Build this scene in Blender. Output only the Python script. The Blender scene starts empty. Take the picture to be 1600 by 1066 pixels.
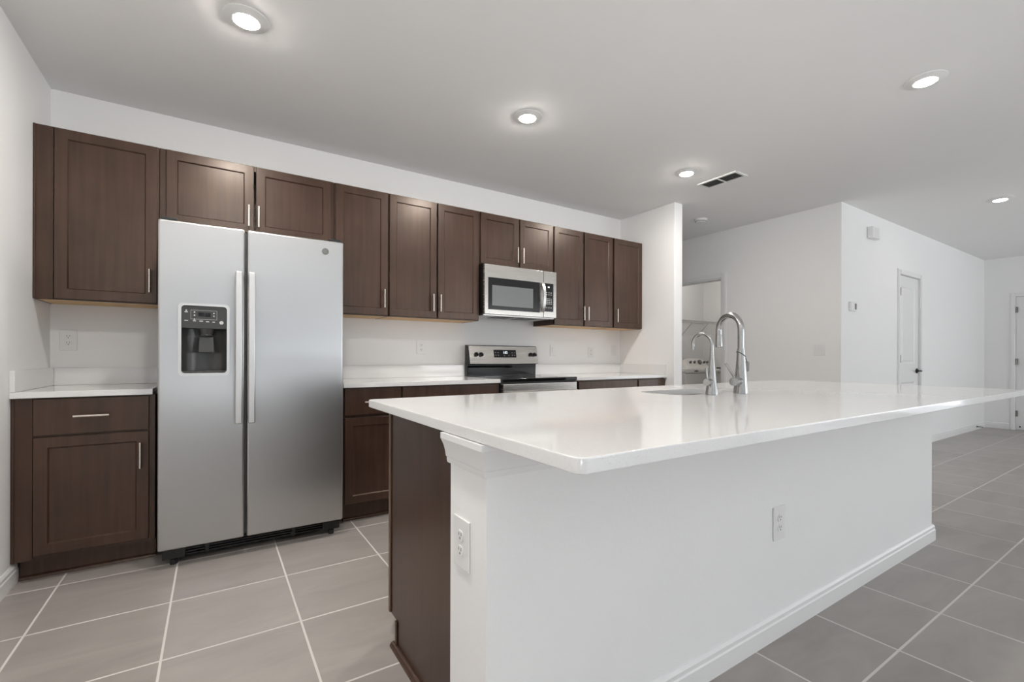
import bpy, bmesh, math, random
from mathutils import Vector, Matrix
random.seed(4)
SC = bpy.context.scene
COL = SC.collection
PI = math.pi

# ------------------------------------------------------------------ camera, world, light, exposure
cam_d = bpy.data.cameras.new('camera')
cam = bpy.data.objects.new('camera', cam_d); COL.objects.link(cam); SC.camera = cam
YAW, ROLL = 0.5742, 0.0029
cam_d.sensor_fit = 'HORIZONTAL'; cam_d.sensor_width = 36.0
cam_d.lens = 720.26 / 1600 * 36.0
cam_d.shift_y = (558.27 - 533) / 1600
cam_d.clip_start = 0.02; cam_d.clip_end = 60
_f = Vector((math.sin(YAW), math.cos(YAW), 0)); _r = Vector((math.cos(YAW), -math.sin(YAW), 0)); _u = Vector((0, 0, 1))
_R = _r * math.cos(ROLL) + _u * math.sin(ROLL); _U = -_r * math.sin(ROLL) + _u * math.cos(ROLL)
_m = Matrix((_R, _U, -_f)).transposed().to_4x4(); _m.translation = Vector((0.8009, -3.7159, 1.0861))
cam.matrix_world = _m

SC.view_settings.view_transform = 'Standard'; SC.view_settings.look = 'None'
SC.view_settings.gamma = 1; SC.view_settings.use_curve_mapping = False
SC.view_settings.exposure = -0.08
SC.cycles.use_denoising = True
SC.cycles.max_bounces = 10; SC.cycles.diffuse_bounces = 7; SC.cycles.glossy_bounces = 5
SC.cycles.sample_clamp_indirect = 6.0

W = bpy.data.worlds.new('world'); SC.world = W; W.use_nodes = True
_bg = W.node_tree.nodes['Background']; _bg.inputs[0].default_value = (0.75, 0.86, 1.0, 1); _bg.inputs[1].default_value = 0.5

H = 2.643          # ceiling height
YR = -11.5          # rear wall
XE = 11.06         # entry wall
DAY = (0.95, 0.98, 1.0)
def added_daylight(name, loc, rot, sx, sy, watts, color=DAY):
    d = bpy.data.lights.new(name, 'AREA'); d.shape = 'RECTANGLE'; d.size = sx; d.size_y = sy
    d.energy = watts; d.color = color
    o = bpy.data.objects.new(name, d); COL.objects.link(o); o.location = loc; o.rotation_euler = rot
    return o
# area lights added to brighten the room: sky and upward paving panels outside unseen openings in the
# rear, left and entry walls, added with them
LV = dict(sky_a=135, pat_a=400, sky_b=6, pat_b=900, sky_c=5, pat_c=1150, sky_e=68, pat_e=100)
LAMPS = dict(row=600, isl=90, far=80, left=820, laundry=230)
def added_window_light(k, x, y, rz, w):
    if LV['sky_' + k]: added_daylight('added_daylight', (x, y, 1.25), (PI / 2, 0, rz), w, 1.9, LV['sky_' + k])                       # sky
    d = Vector((0, -2.6, 0)); d.rotate(Matrix.Rotation(rz, 3, 'Z'))
    if LV['pat_' + k]: added_daylight('added_daylight', (x + d.x, y + d.y, 0.02), (PI, 0, rz), w + 2.5, 4.8, LV['pat_' + k])         # added upward panel, as from sunlit paving
added_window_light('a', 8.6, YR - 0.3, 0, 3.3); added_window_light('b', 2.4, YR - 0.3, 0, 3.3); added_window_light('c', -0.3, -6.1, -PI / 2, 2.6); added_window_light('e', XE + 0.3, -6.6, PI / 2, 3.3)
LAMP = (1.0, 0.94, 0.87)

# ------------------------------------------------------------------ materials
M = {}
def new_mat(name):
    m = bpy.data.materials.new(name); m.use_nodes = True
    return m, m.node_tree.nodes, m.node_tree.links, m.node_tree.nodes['Principled BSDF']
def setp(p, **k):
    for n, v in k.items():
        n = n.replace('_', ' ')
        s = p.inputs.get(n)
        if s is not None: s.default_value = v
def plain(name, col, rough=0.5, metal=0.0, spec=0.5, coat=0.0, bump=None, vary=0.04, vscale=6.0, emit=None, es=0.0):
    """principled surface with a slight procedural mottling and optional fine bump"""
    m, N, L, p = new_mat(name)
    tc = N.new('ShaderNodeTexCoord')
    nz = N.new('ShaderNodeTexNoise'); nz.inputs['Scale'].default_value = vscale; nz.inputs['Detail'].default_value = 3
    L.new(tc.outputs['Object'], nz.inputs['Vector'])
    mx = N.new('ShaderNodeMix'); mx.data_type = 'RGBA'
    mx.inputs[6].default_value = tuple(c * (1 - vary) for c in col) + (1,)
    mx.inputs[7].default_value = tuple(min(1, c * (1 + vary)) for c in col) + (1,)
    L.new(nz.outputs['Fac'], mx.inputs[0]); L.new(mx.outputs[2], p.inputs['Base Color'])
    setp(p, Roughness=rough, Metallic=metal)
    p.inputs['Specular IOR Level'].default_value = spec
    if coat: p.inputs['Coat Weight'].default_value = coat; p.inputs['Coat Roughness'].default_value = 0.05
    if bump:
        sc, st, dist = bump
        b = N.new('ShaderNodeTexNoise'); b.inputs['Scale'].default_value = sc; b.inputs['Detail'].default_value = 4
        L.new(tc.outputs['Object'], b.inputs['Vector'])
        bp = N.new('ShaderNodeBump'); bp.inputs['Strength'].default_value = st; bp.inputs['Distance'].default_value = dist
        L.new(b.outputs['Fac'], bp.inputs['Height']); L.new(bp.outputs['Normal'], p.inputs['Normal'])
    if emit: p.inputs['Emission Color'].default_value = emit + (1,); p.inputs['Emission Strength'].default_value = es
    M[name] = m
    return m
plain('wall_paint', (0.87, 0.87, 0.87), 0.75, spec=0.3, vary=0.008, bump=(55, 0.14, 0.004))
plain('ceiling_paint', (0.86, 0.86, 0.86), 0.85, spec=0.2, vary=0.008, bump=(16, 0.12, 0.006))
plain('trim_paint', (0.83, 0.83, 0.83), 0.35, spec=0.45, vary=0.01)
plain('door_paint', (0.80, 0.80, 0.80), 0.4, spec=0.45, vary=0.01)
plain('white_plastic', (0.82, 0.82, 0.82), 0.3, vary=0.01)
plain('slot_dark', (0.14, 0.14, 0.14), 0.5)
plain('black_plastic', (0.014, 0.014, 0.015), 0.35)
plain('charcoal_plastic', (0.042, 0.042, 0.041), 0.28)
plain('black_glass', (0.006, 0.006, 0.007), 0.06, spec=0.6)
plain('window_glass', (0.16, 0.17, 0.175), 0.12, spec=0.7)
plain('black_metal', (0.012, 0.012, 0.012), 0.4, metal=0.3)
plain('hinge_metal', (0.22, 0.21, 0.20), 0.4, metal=1.0)
plain('white_enamel', (0.78, 0.76, 0.74), 0.25, vary=0.01)
plain('grey_knob', (0.16, 0.155, 0.15), 0.35)
plain('wire_white', (0.60, 0.59, 0.58), 0.4)
plain('key_print', (0.62, 0.63, 0.62), 0.5)
plain('display_black', (0.004, 0.004, 0.004), 0.1)
plain('gasket', (0.10, 0.10, 0.10), 0.6)
plain('vent_dark', (0.05, 0.05, 0.05), 0.7)
plain('vent_slat', (0.30, 0.30, 0.30), 0.6)
plain('tag_grey', (0.36, 0.36, 0.36), 0.5)
plain('emblem_grey', (0.20, 0.20, 0.19), 0.35, metal=0.6)
plain('raw_maple', (0.62, 0.40, 0.19), 0.55, vary=0.18, vscale=9)
plain('digits_lit', (0.8, 0.8, 0.8), 0.5, emit=(0.85, 0.95, 1.0), es=1.4)
plain('lamp_trim', (0.82, 0.82, 0.81), 0.5, vary=0.01)
for _k, _v in LAMPS.items(): plain('lens_' + _k, (0.9, 0.9, 0.9), 0.4, emit=LAMP, es=_v)
plain('window_frame', (0.8, 0.8, 0.8), 0.4)

def metal(name, col, rough, aniso=0.0, rot=0.0, axis='Z', streak=0.03, sscale=(2, 2, 260)):
    m, N, L, p = new_mat(name)
    tc = N.new('ShaderNodeTexCoord'); mp = N.new('ShaderNodeMapping'); mp.inputs['Scale'].default_value = sscale
    L.new(tc.outputs['Object'], mp.inputs['Vector'])
    nz = N.new('ShaderNodeTexNoise'); nz.inputs['Scale'].default_value = 1.0; nz.inputs['Detail'].default_value = 3
    L.new(mp.outputs['Vector'], nz.inputs['Vector'])
    mr = N.new('ShaderNodeMapRange'); mr.inputs['To Min'].default_value = max(0.02, rough - streak); mr.inputs['To Max'].default_value = rough + streak
    L.new(nz.outputs['Fac'], mr.inputs['Value']); L.new(mr.outputs['Result'], p.inputs['Roughness'])
    p.inputs['Base Color'].default_value = col + (1,); p.inputs['Metallic'].default_value = 1.0
    if aniso:
        p.inputs['Anisotropic'].default_value = aniso; p.inputs['Anisotropic Rotation'].default_value = rot
        tg = N.new('ShaderNodeTangent'); tg.direction_type = 'RADIAL'; tg.axis = axis
        L.new(tg.outputs['Tangent'], p.inputs['Tangent'])
    M[name] = m
metal('stainless', (0.53, 0.53, 0.53), 0.30, 0.72, 0.0, sscale=(260, 260, 2))
metal('stainless_warm', (0.60, 0.575, 0.54), 0.27, 0.6, 0.0, streak=0.015, sscale=(2, 2, 260))
metal('stainless_edge', (0.62, 0.61, 0.60), 0.32, streak=0.01)
metal('badge_line', (0.34, 0.34, 0.33), 0.4)
metal('nickel', (0.72, 0.66, 0.60), 0.26)
metal('faucet_steel', (0.42, 0.42, 0.415), 0.25, streak=0.004, sscale=(3, 3, 3))
metal('sink_steel', (0.34, 0.34, 0.34), 0.28, streak=0.01, sscale=(5, 5, 5))

def wood(name, dark, light, rough, scale=(38, 38, 1.6)):
    m, N, L, p = new_mat(name)
    tc = N.new('ShaderNodeTexCoord'); mp = N.new('ShaderNodeMapping'); mp.inputs['Scale'].default_value = scale
    L.new(tc.outputs['Object'], mp.inputs['Vector'])
    nz = N.new('ShaderNodeTexNoise'); nz.inputs['Scale'].default_value = 1.0; nz.inputs['Detail'].default_value = 6; nz.inputs['Distortion'].default_value = 0.5
    L.new(mp.outputs['Vector'], nz.inputs['Vector'])
    blot = N.new('ShaderNodeTexNoise'); blot.inputs['Scale'].default_value = 3.2; blot.inputs['Detail'].default_value = 3
    L.new(tc.outputs['Object'], blot.inputs['Vector'])
    ad = N.new('ShaderNodeMath'); ad.operation = 'ADD'; L.new(nz.outputs['Fac'], ad.inputs[0]); L.new(blot.outputs['Fac'], ad.inputs[1])
    mr = N.new('ShaderNodeMapRange'); mr.inputs['From Min'].default_value = 0.7; mr.inputs['From Max'].default_value = 1.3
    L.new(ad.outputs[0], mr.inputs['Value'])
    mx = N.new('ShaderNodeMix'); mx.data_type = 'RGBA'; mx.inputs[6].default_value = dark + (1,); mx.inputs[7].default_value = light + (1,)
    L.new(mr.outputs['Result'], mx.inputs[0]); L.new(mx.outputs[2], p.inputs['Base Color'])
    p.inputs['Roughness'].default_value = rough; p.inputs['Specular IOR Level'].default_value = 0.5
    p.inputs['Coat Weight'].default_value = 0.25; p.inputs['Coat Roughness'].default_value = 0.26; p.inputs['Coat Tint'].default_value = (1, 0.9, 0.8, 1)
    p.inputs['Specular Tint'].default_value = (1.0, 0.86, 0.76, 1)
    bp = N.new('ShaderNodeBump'); bp.inputs['Strength'].default_value = 0.04; bp.inputs['Distance'].default_value = 0.002
    L.new(nz.outputs['Fac'], bp.inputs['Height']); L.new(bp.outputs['Normal'], p.inputs['Normal'])
    M[name] = m
wood('espresso', (0.034, 0.0175, 0.0122), (0.066, 0.0355, 0.0252), 0.34)
wood('lit_edge', (0.11, 0.070, 0.048), (0.17, 0.112, 0.080), 0.45)  # paler brown: the lit look of the edge is put into this colour

def quartz():
    m, N, L, p = new_mat('quartz')
    tc = N.new('ShaderNodeTexCoord')
    n1 = N.new('ShaderNodeTexNoise'); n1.inputs['Scale'].default_value = 260; n1.inputs['Detail'].default_value = 2
    L.new(tc.outputs['Object'], n1.inputs['Vector'])
    r1 = N.new('ShaderNodeValToRGB'); r1.color_ramp.elements[0].position = 0.28; r1.color_ramp.elements[0].color = (0.72, 0.72, 0.715, 1)
    r1.color_ramp.elements[1].position = 0.42; r1.color_ramp.elements[1].color = (0.80, 0.80, 0.80, 1)
    L.new(n1.outputs['Fac'], r1.inputs['Fac'])
    n2 = N.new('ShaderNodeTexNoise'); n2.inputs['Scale'].default_value = 5; n2.inputs['Detail'].default_value = 5
    L.new(tc.outputs['Object'], n2.inputs['Vector'])
    mx = N.new('ShaderNodeMix'); mx.data_type = 'RGBA'; mx.blend_type = 'MULTIPLY'; mx.inputs[0].default_value = 0.06
    L.new(r1.outputs['Color'], mx.inputs[6]); L.new(n2.outputs['Color'], mx.inputs[7]); L.new(mx.outputs[2], p.inputs['Base Color'])
    p.inputs['Roughness'].default_value = 0.07; p.inputs['Specular IOR Level'].default_value = 0.5
    M['quartz'] = m
quartz()

def tile_floor():
    m, N, L, p = new_mat('floor_tile')
    tc = N.new('ShaderNodeTexCoord'); sx = N.new('ShaderNodeSeparateXYZ'); L.new(tc.outputs['Object'], sx.inputs[0])
    def axis(out, off, pitch):
        a = N.new('ShaderNodeMath'); a.operation = 'SUBTRACT'; a.inputs[1].default_value = off; L.new(out, a.inputs[0])
        b = N.new('ShaderNodeMath'); b.operation = 'DIVIDE'; b.inputs[1].default_value = pitch; L.new(a.outputs[0], b.inputs[0])
        fl = N.new('ShaderNodeMath'); fl.operation = 'FLOOR'; L.new(b.outputs[0], fl.inputs[0])
        fr = N.new('ShaderNodeMath'); fr.operation = 'SUBTRACT'; L.new(b.outputs[0], fr.inputs[0]); L.new(fl.outputs[0], fr.inputs[1])
        c = N.new('ShaderNodeMath'); c.operation = 'SUBTRACT'; c.inputs[1].default_value = 0.5; L.new(fr.outputs[0], c.inputs[0])
        d = N.new('ShaderNodeMath'); d.operation = 'ABSOLUTE'; L.new(c.outputs[0], d.inputs[0])
        return fl, d
    fx, dx = axis(sx.outputs[0], 0.185, 0.4595); fy, dy = axis(sx.outputs[1], -0.725, 0.467)
    mxm = N.new('ShaderNodeMath'); mxm.operation = 'MAXIMUM'; L.new(dx.outputs[0], mxm.inputs[0]); L.new(dy.outputs[0], mxm.inputs[1])
    g = N.new('ShaderNodeMapRange'); g.inputs['From Min'].default_value = 0.5 - 0.0105; g.inputs['From Max'].default_value = 0.5 - 0.0075
    L.new(mxm.outputs[0], g.inputs['Value'])
    cb = N.new('ShaderNodeCombineXYZ'); L.new(fx.outputs[0], cb.inputs[0]); L.new(fy.outputs[0], cb.inputs[1])
    wn = N.new('ShaderNodeTexWhiteNoise'); wn.noise_dimensions = '3D'; L.new(cb.outputs[0], wn.inputs['Vector'])
    # cloudy veins, shifted tile by tile
    vm = N.new('ShaderNodeVectorMath'); vm.operation = 'MULTIPLY_ADD'; vm.inputs[1].default_value = (7, 7, 7)
    L.new(wn.outputs['Color'], vm.inputs[0]); L.new(tc.outputs['Object'], vm.inputs[2])
    mp = N.new('ShaderNodeMapping'); mp.inputs['Scale'].default_value = (1.6, 5.0, 1); L.new(vm.outputs[0], mp.inputs['Vector'])
    nz = N.new('ShaderNodeTexNoise'); nz.inputs['Scale'].default_value = 1.3; nz.inputs['Detail'].default_value = 7; nz.inputs['Roughness'].default_value = 0.6; nz.inputs['Distortion'].default_value = 0.8
    L.new(mp.outputs[0], nz.inputs['Vector'])
    r = N.new('ShaderNodeValToRGB'); e = r.color_ramp.elements
    e[0].position = 0.25; e[0].color = (0.30, 0.275, 0.255, 1); e[1].position = 0.8; e[1].color = (0.40, 0.372, 0.35, 1)
    L.new(nz.outputs['Fac'], r.inputs['Fac'])
    mr = N.new('ShaderNodeMapRange'); mr.inputs['To Min'].default_value = 0.94; mr.inputs['To Max'].default_value = 1.05; L.new(wn.outputs['Value'], mr.inputs['Value'])
    hs = N.new('ShaderNodeHueSaturation'); L.new(mr.outputs['Result'], hs.inputs['Value']); L.new(r.outputs['Color'], hs.inputs['Color'])
    mx = N.new('ShaderNodeMix'); mx.data_type = 'RGBA'; mx.inputs[7].default_value = (0.66, 0.63, 0.60, 1)
    L.new(g.outputs['Result'], mx.inputs[0]); L.new(hs.outputs['Color'], mx.inputs[6]); L.new(mx.outputs[2], p.inputs['Base Color'])
    rr = N.new('ShaderNodeMapRange'); rr.inputs['To Min'].default_value = 0.34; rr.inputs['To Max'].default_value = 0.8
    L.new(g.outputs['Result'], rr.inputs['Value']); L.new(rr.outputs['Result'], p.inputs['Roughness'])
    bp = N.new('ShaderNodeBump'); bp.inputs['Strength'].default_value = 0.35; bp.inputs['Distance'].default_value = 0.002; bp.invert = True
    L.new(g.outputs['Result'], bp.inputs['Height']); L.new(bp.outputs['Normal'], p.inputs['Normal'])
    M['floor_tile'] = m
tile_floor()

# ------------------------------------------------------------------ mesh helpers
OFF = {}
def root_of(o):
    while o.parent: o = o.parent
    return o
def thing(name, label, cat, loc, group=None, rz=0.0, local=False):
    o = bpy.data.objects.new(name, None); COL.objects.link(o)
    o.empty_display_size = 0.05; o.location = loc; o.rotation_euler = (0, 0, rz)
    o['label'] = label; o['category'] = cat
    if group: o['group'] = group
    OFF[o.name] = Vector((0, 0, 0)) if local else Vector(loc)
    return o
def finish(bm, name, mat, parent=None, sharp=38):
    if parent is not None:
        off = OFF.get(root_of(parent).name, Vector((0, 0, 0)))
        if off.length: bmesh.ops.translate(bm, verts=bm.verts, vec=-off)
    bmesh.ops.recalc_face_normals(bm, faces=bm.faces)
    lim = math.radians(sharp)
    for f in bm.faces: f.smooth = True
    for e in bm.edges: e.smooth = not (len(e.link_faces) == 2 and e.calc_face_angle(0) > lim)
    me = bpy.data.meshes.new(name); bm.to_mesh(me); bm.free()
    if isinstance(mat, str): mat = M[mat]
    me.materials.append(mat)
    o = bpy.data.objects.new(name, me); COL.objects.link(o)
    wn = o.modifiers.new('weighted_normal', 'WEIGHTED_NORMAL'); wn.mode = 'FACE_AREA'; wn.weight = 90; wn.keep_sharp = True
    if parent is not None: o.parent = parent
    return o
def struct(o, label=None):
    o['kind'] = 'structure'
    if label: o['label'] = label
    return o
def box(bm, x0, x1, y0, y1, z0, z1, bev=0.0, seg=2):
    vs = [bm.verts.new((x, y, z)) for x in (x0, x1) for y in (y0, y1) for z in (z0, z1)]
    q = [(0, 1, 3, 2), (4, 6, 7, 5), (0, 4, 5, 1), (2, 3, 7, 6), (0, 2, 6, 4), (1, 5, 7, 3)]
    fs = [bm.faces.new([vs[i] for i in f]) for f in q]
    if bev > 0:
        es = list({e for f in fs for e in f.edges})
        bmesh.ops.recalc_face_normals(bm, faces=fs)
        bmesh.ops.bevel(bm, geom=es, offset=bev, segments=seg, profile=0.5, affect='EDGES', clamp_overlap=True)
def B(*a, **k):
    bm = bmesh.new(); box(bm, *a, **k); return bm
def cyl(bm, p0, p1, r0, r1=None, seg=20, caps=True):
    r1 = r0 if r1 is None else r1
    p0, p1 = Vector(p0), Vector(p1); d = (p1 - p0).normalized()
    a = d.orthogonal().normalized(); b = d.cross(a)
    A = [bm.verts.new(p0 + (a * math.cos(t) + b * math.sin(t)) * r0) for t in [2 * PI * i / seg for i in range(seg)]]
    C = [bm.verts.new(p1 + (a * math.cos(t) + b * math.sin(t)) * r1) for t in [2 * PI * i / seg for i in range(seg)]]
    for i in range(seg): bm.faces.new((A[i], A[(i + 1) % seg], C[(i + 1) % seg], C[i]))
    if caps: bm.faces.new(A[::-1]); bm.faces.new(C)
def tube(bm, pts, rad, seg=14, caps=True):
    pts = [Vector(p) for p in pts]; n = len(pts)
    rad = rad if isinstance(rad, (list, tuple)) else [rad] * n
    t0 = (pts[1] - pts[0]).normalized(); a = t0.orthogonal().normalized(); rings = []
    for i, p in enumerate(pts):
        t = (pts[min(i + 1, n - 1)] - pts[max(i - 1, 0)]).normalized()
        a = (a - t * a.dot(t)).normalized(); b = t.cross(a)
        rings.append([bm.verts.new(p + (a * math.cos(2 * PI * k / seg) + b * math.sin(2 * PI * k / seg)) * rad[i]) for k in range(seg)])
    for i in range(n - 1):
        for k in range(seg):
            bm.faces.new((rings[i][k], rings[i][(k + 1) % seg], rings[i + 1][(k + 1) % seg], rings[i + 1][k]))
    if caps: bm.faces.new(rings[0][::-1]); bm.faces.new(rings[-1])
def lathe(bm, c, prof, seg=32, cap0=True, cap1=True):
    """prof: list of (radius, z)"""
    rings = [[bm.verts.new((c[0] + r * math.cos(2 * PI * k / seg), c[1] + r * math.sin(2 * PI * k / seg), c[2] + z)) for k in range(seg)] for r, z in prof]
    for i in range(len(rings) - 1):
        for k in range(seg): bm.faces.new((rings[i][k], rings[i][(k + 1) % seg], rings[i + 1][(k + 1) % seg], rings[i + 1][k]))
    if cap0: bm.faces.new(rings[0][::-1])
    if cap1: bm.faces.new(rings[-1])
def extrude_profile(bm, prof, path):
    """sweep a closed 2D profile (out, z) along a level polyline path of (x, y); 'out' is to the right of travel, mitred"""
    n = len(path); P = [Vector((p[0], p[1])) for p in path]; rings = []
    for i in range(n):
        def nrm(a, b):
            d = (b - a).normalized(); return Vector((d.y, -d.x))
        if i == 0: nn = nrm(P[0], P[1])
        elif i == n - 1: nn = nrm(P[-2], P[-1])
        else:
            n1, n2 = nrm(P[i - 1], P[i]), nrm(P[i], P[i + 1]); nn = (n1 + n2); nn = nn / nn.dot(n1)
        rings.append([bm.verts.new((P[i].x + nn.x * o, P[i].y + nn.y * o, z)) for o, z in prof])
    k = len(prof)
    for i in range(n - 1):
        for j in range(k): bm.faces.new((rings[i][j], rings[i][(j + 1) % k], rings[i + 1][(j + 1) % k], rings[i + 1][j]))
    bm.faces.new(rings[0][::-1]); bm.faces.new(rings[-1])
def rounded_rect(x0, x1, y0, y1, r, seg=6, corners=(1, 1, 1, 1)):
    out = []
    cs = [((x1 - r, y0 + r), -PI / 2, (x1, y0)), ((x1 - r, y1 - r), 0, (x1, y1)), ((x0 + r, y1 - r), PI / 2, (x0, y1)), ((x0 + r, y0 + r), PI, (x0, y0))]
    for on_, (c, a, raw) in zip(corners, cs):
        if not on_: out.append(raw); continue
        for i in range(seg + 1):
            t = a + (PI / 2) * i / seg; out.append((c[0] + r * math.cos(t), c[1] + r * math.sin(t)))
    return out
def slab(bm, outline, z0, z1, bev=0.0):
    A = [bm.verts.new((x, y, z0)) for x, y in outline]; C = [bm.verts.new((x, y, z1)) for x, y in outline]; n = len(A)
    f0 = bm.faces.new(A[::-1]); f1 = bm.faces.new(C)
    for i in range(n): bm.faces.new((A[i], A[(i + 1) % n], C[(i + 1) % n], C[i]))
    if bev:
        bmesh.ops.recalc_face_normals(bm, faces=bm.faces)
        bmesh.ops.bevel(bm, geom=list(f0.edges) + list(f1.edges), offset=bev, segments=2, profile=0.5, affect='EDGES')
def cut(bm, cutters):
    """boolean difference of closed cutter bmeshes out of bm; returns a new bmesh"""
    me = bpy.data.meshes.new('cut_src'); bmesh.ops.recalc_face_normals(bm, faces=bm.faces); bm.to_mesh(me); bm.free()
    o = bpy.data.objects.new('cut_src', me); COL.objects.link(o); tmp = [o]
    for c in cutters:
        bmesh.ops.recalc_face_normals(c, faces=c.faces)
        cm = bpy.data.meshes.new('cutter'); c.to_mesh(cm); c.free()
        co = bpy.data.objects.new('cutter', cm); COL.objects.link(co); tmp.append(co)
        md = o.modifiers.new('b', 'BOOLEAN'); md.operation = 'DIFFERENCE'; md.object = co; md.solver = 'EXACT'
    bpy.context.view_layer.update()
    ev = o.evaluated_get(bpy.context.evaluated_depsgraph_get()); nm = ev.to_mesh()
    out = bmesh.new(); out.from_mesh(nm); ev.to_mesh_clear()
    for t in tmp:
        d = t.data; bpy.data.objects.remove(t); bpy.data.meshes.remove(d)
    return out
def text_bm(s, size, depth, mat4):
    c = bpy.data.curves.new('txt', 'FONT'); c.body = s; c.size = size; c.extrude = depth; c.align_x = 'CENTER'; c.align_y = 'CENTER'
    o = bpy.data.objects.new('txt', c); COL.objects.link(o); bpy.context.view_layer.update()
    ev = o.evaluated_get(bpy.context.evaluated_depsgraph_get()); me = ev.to_mesh(); bm = bmesh.new(); bm.from_mesh(me); ev.to_mesh_clear()
    bpy.data.objects.remove(o); bpy.data.curves.remove(c)
    bm.transform(mat4); return bm
FACE = Matrix.Rotation(PI / 2, 4, 'X')      # text in XY -> standing in XZ, read from -Y

# ------------------------------------------------------------------ the setting
T = 0.12
struct(finish(B(-T, XE + T, YR - T, 2.7, -0.1, 0.0), 'floor', 'floor_tile'))
struct(finish(B(-T, XE + T, YR - T, 2.7, H, H + 0.1), 'ceiling', 'ceiling_paint'))
LW = ((-7.5, -4.7),)  # window opening out of view, added to let light in from the left
bm = bmesh.new(); ys = [YR - T] + [v for w in LW for v in w] + [T]
for i in range(0, len(ys), 2): box(bm, -T, 0, ys[i], ys[i + 1], 0, H)
for w0, w1 in LW: box(bm, -T, 0, w0, w1, 2.25, H); box(bm, -T, 0, w0, w1, 0, 0.3)
struct(finish(bm, 'wall_left', 'wall_paint'))
for i, (w0, w1) in enumerate(LW):
    bm = bmesh.new(); c = (w0 + w1) / 2
    for y in (w0 + 0.03, c, w1 - 0.03): box(bm, -0.09, -0.03, y - 0.03, y + 0.03, 0.3, 2.25)
    box(bm, -0.09, -0.03, w0 + 0.06, w1 - 0.06, 0.3, 0.36); box(bm, -0.09, -0.03, w0 + 0.06, w1 - 0.06, 2.19, 2.25)
    struct(finish(bm, 'window_%d' % (i + 3), 'window_frame'))  # frame of the added left opening
struct(finish(B(0, 4.661, 0, T, 0, H), 'wall_back', 'wall_paint'))
struct(finish(B(4.661, 4.785, -0.7306, 2.6, 0, H, bev=0.006), 'wall_right', 'wall_paint'))
# hall wall with the laundry opening (faces -X)
XA = 6.04; LY0, LY1, LZ = -0.362, 0.46, 2.07
bm = bmesh.new(); box(bm, XA, XA + T, -1.6436 + T, LY0, 0, H); box(bm, XA, XA + T, LY1, 2.6, 0, H); box(bm, XA, XA + T, LY0, LY1, LZ, H)
struct(finish(bm, 'wall_hall', 'wall_paint'))
# entry passage wall (faces -Y) with a closet door in it
YB = -1.6436; D1A, D1B, DH = 7.545, 8.205, 2.075
bm = bmesh.new(); box(bm, XA, D1A, YB, YB + T, 0, H); box(bm, D1B, XE, YB, YB + T, 0, H); box(bm, D1A, D1B, YB, YB + T, DH, H)
struct(finish(bm, 'wall_passage', 'wall_paint'))
# end wall with the front door (faces -X) and an added opening out of view
D2A, D2B, D2H = -2.90, -1.985, 2.03
bm = bmesh.new(); box(bm, XE, XE + T, D2B, YB + T, 0, H); box(bm, XE, XE + T, YR - T, -8.35, 0, H); box(bm, XE, XE + T, -4.85, D2A, 0, H); box(bm, XE, XE + T, -8.35, -4.85, 2.28, H); box(bm, XE, XE + T, -8.35, -4.85, 0, 0.06); box(bm, XE, XE + T, D2A, D2B, D2H, H)
struct(finish(bm, 'wall_entry', 'wall_paint'))
# unseen rear wall with two sliding-door openings added to let light in
bm = bmesh.new()
for a, b in ((-T, 0.65), (4.15, 6.85), (10.35, XE + T)): box(bm, a, b, YR - T, YR, 0, H)
for a, b in ((0.65, 4.15), (6.85, 10.35)): box(bm, a, b, YR - T, YR, 2.28, H); box(bm, a, b, YR - T, YR, 0, 0.06)
struct(finish(bm, 'wall_rear', 'wall_paint'))
for i, (a, b) in enumerate(((0.65, 4.15), (6.85, 10.35))):
    bm = bmesh.new(); c = (a + b) / 2
    for x in (a + 0.03, c, b - 0.03): box(bm, x - 0.03, x + 0.03, YR - 0.09, YR - 0.03, 0.06, 2.28)
    box(bm, a + 0.06, b - 0.06, YR - 0.09, YR - 0.03, 0.06, 0.12); box(bm, a + 0.06, b - 0.06, YR - 0.09, YR - 0.03, 2.22, 2.28)
    struct(finish(bm, 'window_%d' % (i + 1), 'window_frame'))  # frames of the added rear openings
# hall end and laundry room shell
struct(finish(B(4.785, XA + T, 2.6, 2.7, 0, H), 'wall_hall_end', 'wall_paint'))
struct(finish(B(XA + T, 7.80, 1.02, 1.14, 0, H), 'wall_laundry_back', 'wall_paint'))
struct(finish(B(7.68, 7.80, -1.42, 1.02, 0, H), 'wall_laundry_side', 'wall_paint'))

BASE = [(0, 0), (0.014, 0), (0.014, 0.062), (0.011, 0.068), (0.011, 0.082), (0.005, 0.092), (0, 0.095)]
def baseboard(name, path):
    bm = bmesh.new(); extrude_profile(bm, BASE, path); return struct(finish(bm, name, 'trim_paint', sharp=25))
baseboard('baseboard_left', [(0.0, YR), (0.0, -0.56)])
baseboard('baseboard_passage_far', [(D1B + 0.06, YB), (XE, YB), (XE, D2B + 0.062)])
baseboard('baseboard_passage_near', [(XA, -0.43), (XA, YB), (D1A - 0.06, YB)])
baseboard('baseboard_entry', [(XE, D2A - 0.062), (XE, -4.85)])
bm = bmesh.new()
for y in (-8.32, -6.6, -4.88): box(bm, XE + 0.03, XE + 0.09, y - 0.03, y + 0.03, 0.06, 2.28)
box(bm, XE + 0.03, XE + 0.09, -8.29, -4.91, 0.06, 0.12); box(bm, XE + 0.03, XE + 0.09, -8.29, -4.91, 2.22, 2.28)
struct(finish(bm, 'window_4', 'window_frame'))  # frame of the added opening in the entry wall, out of view
baseboard('baseboard_right', [(4.661, -0.66), (4.661, -0.7306), (4.785, -0.7306), (4.785, 2.6)])

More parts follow.
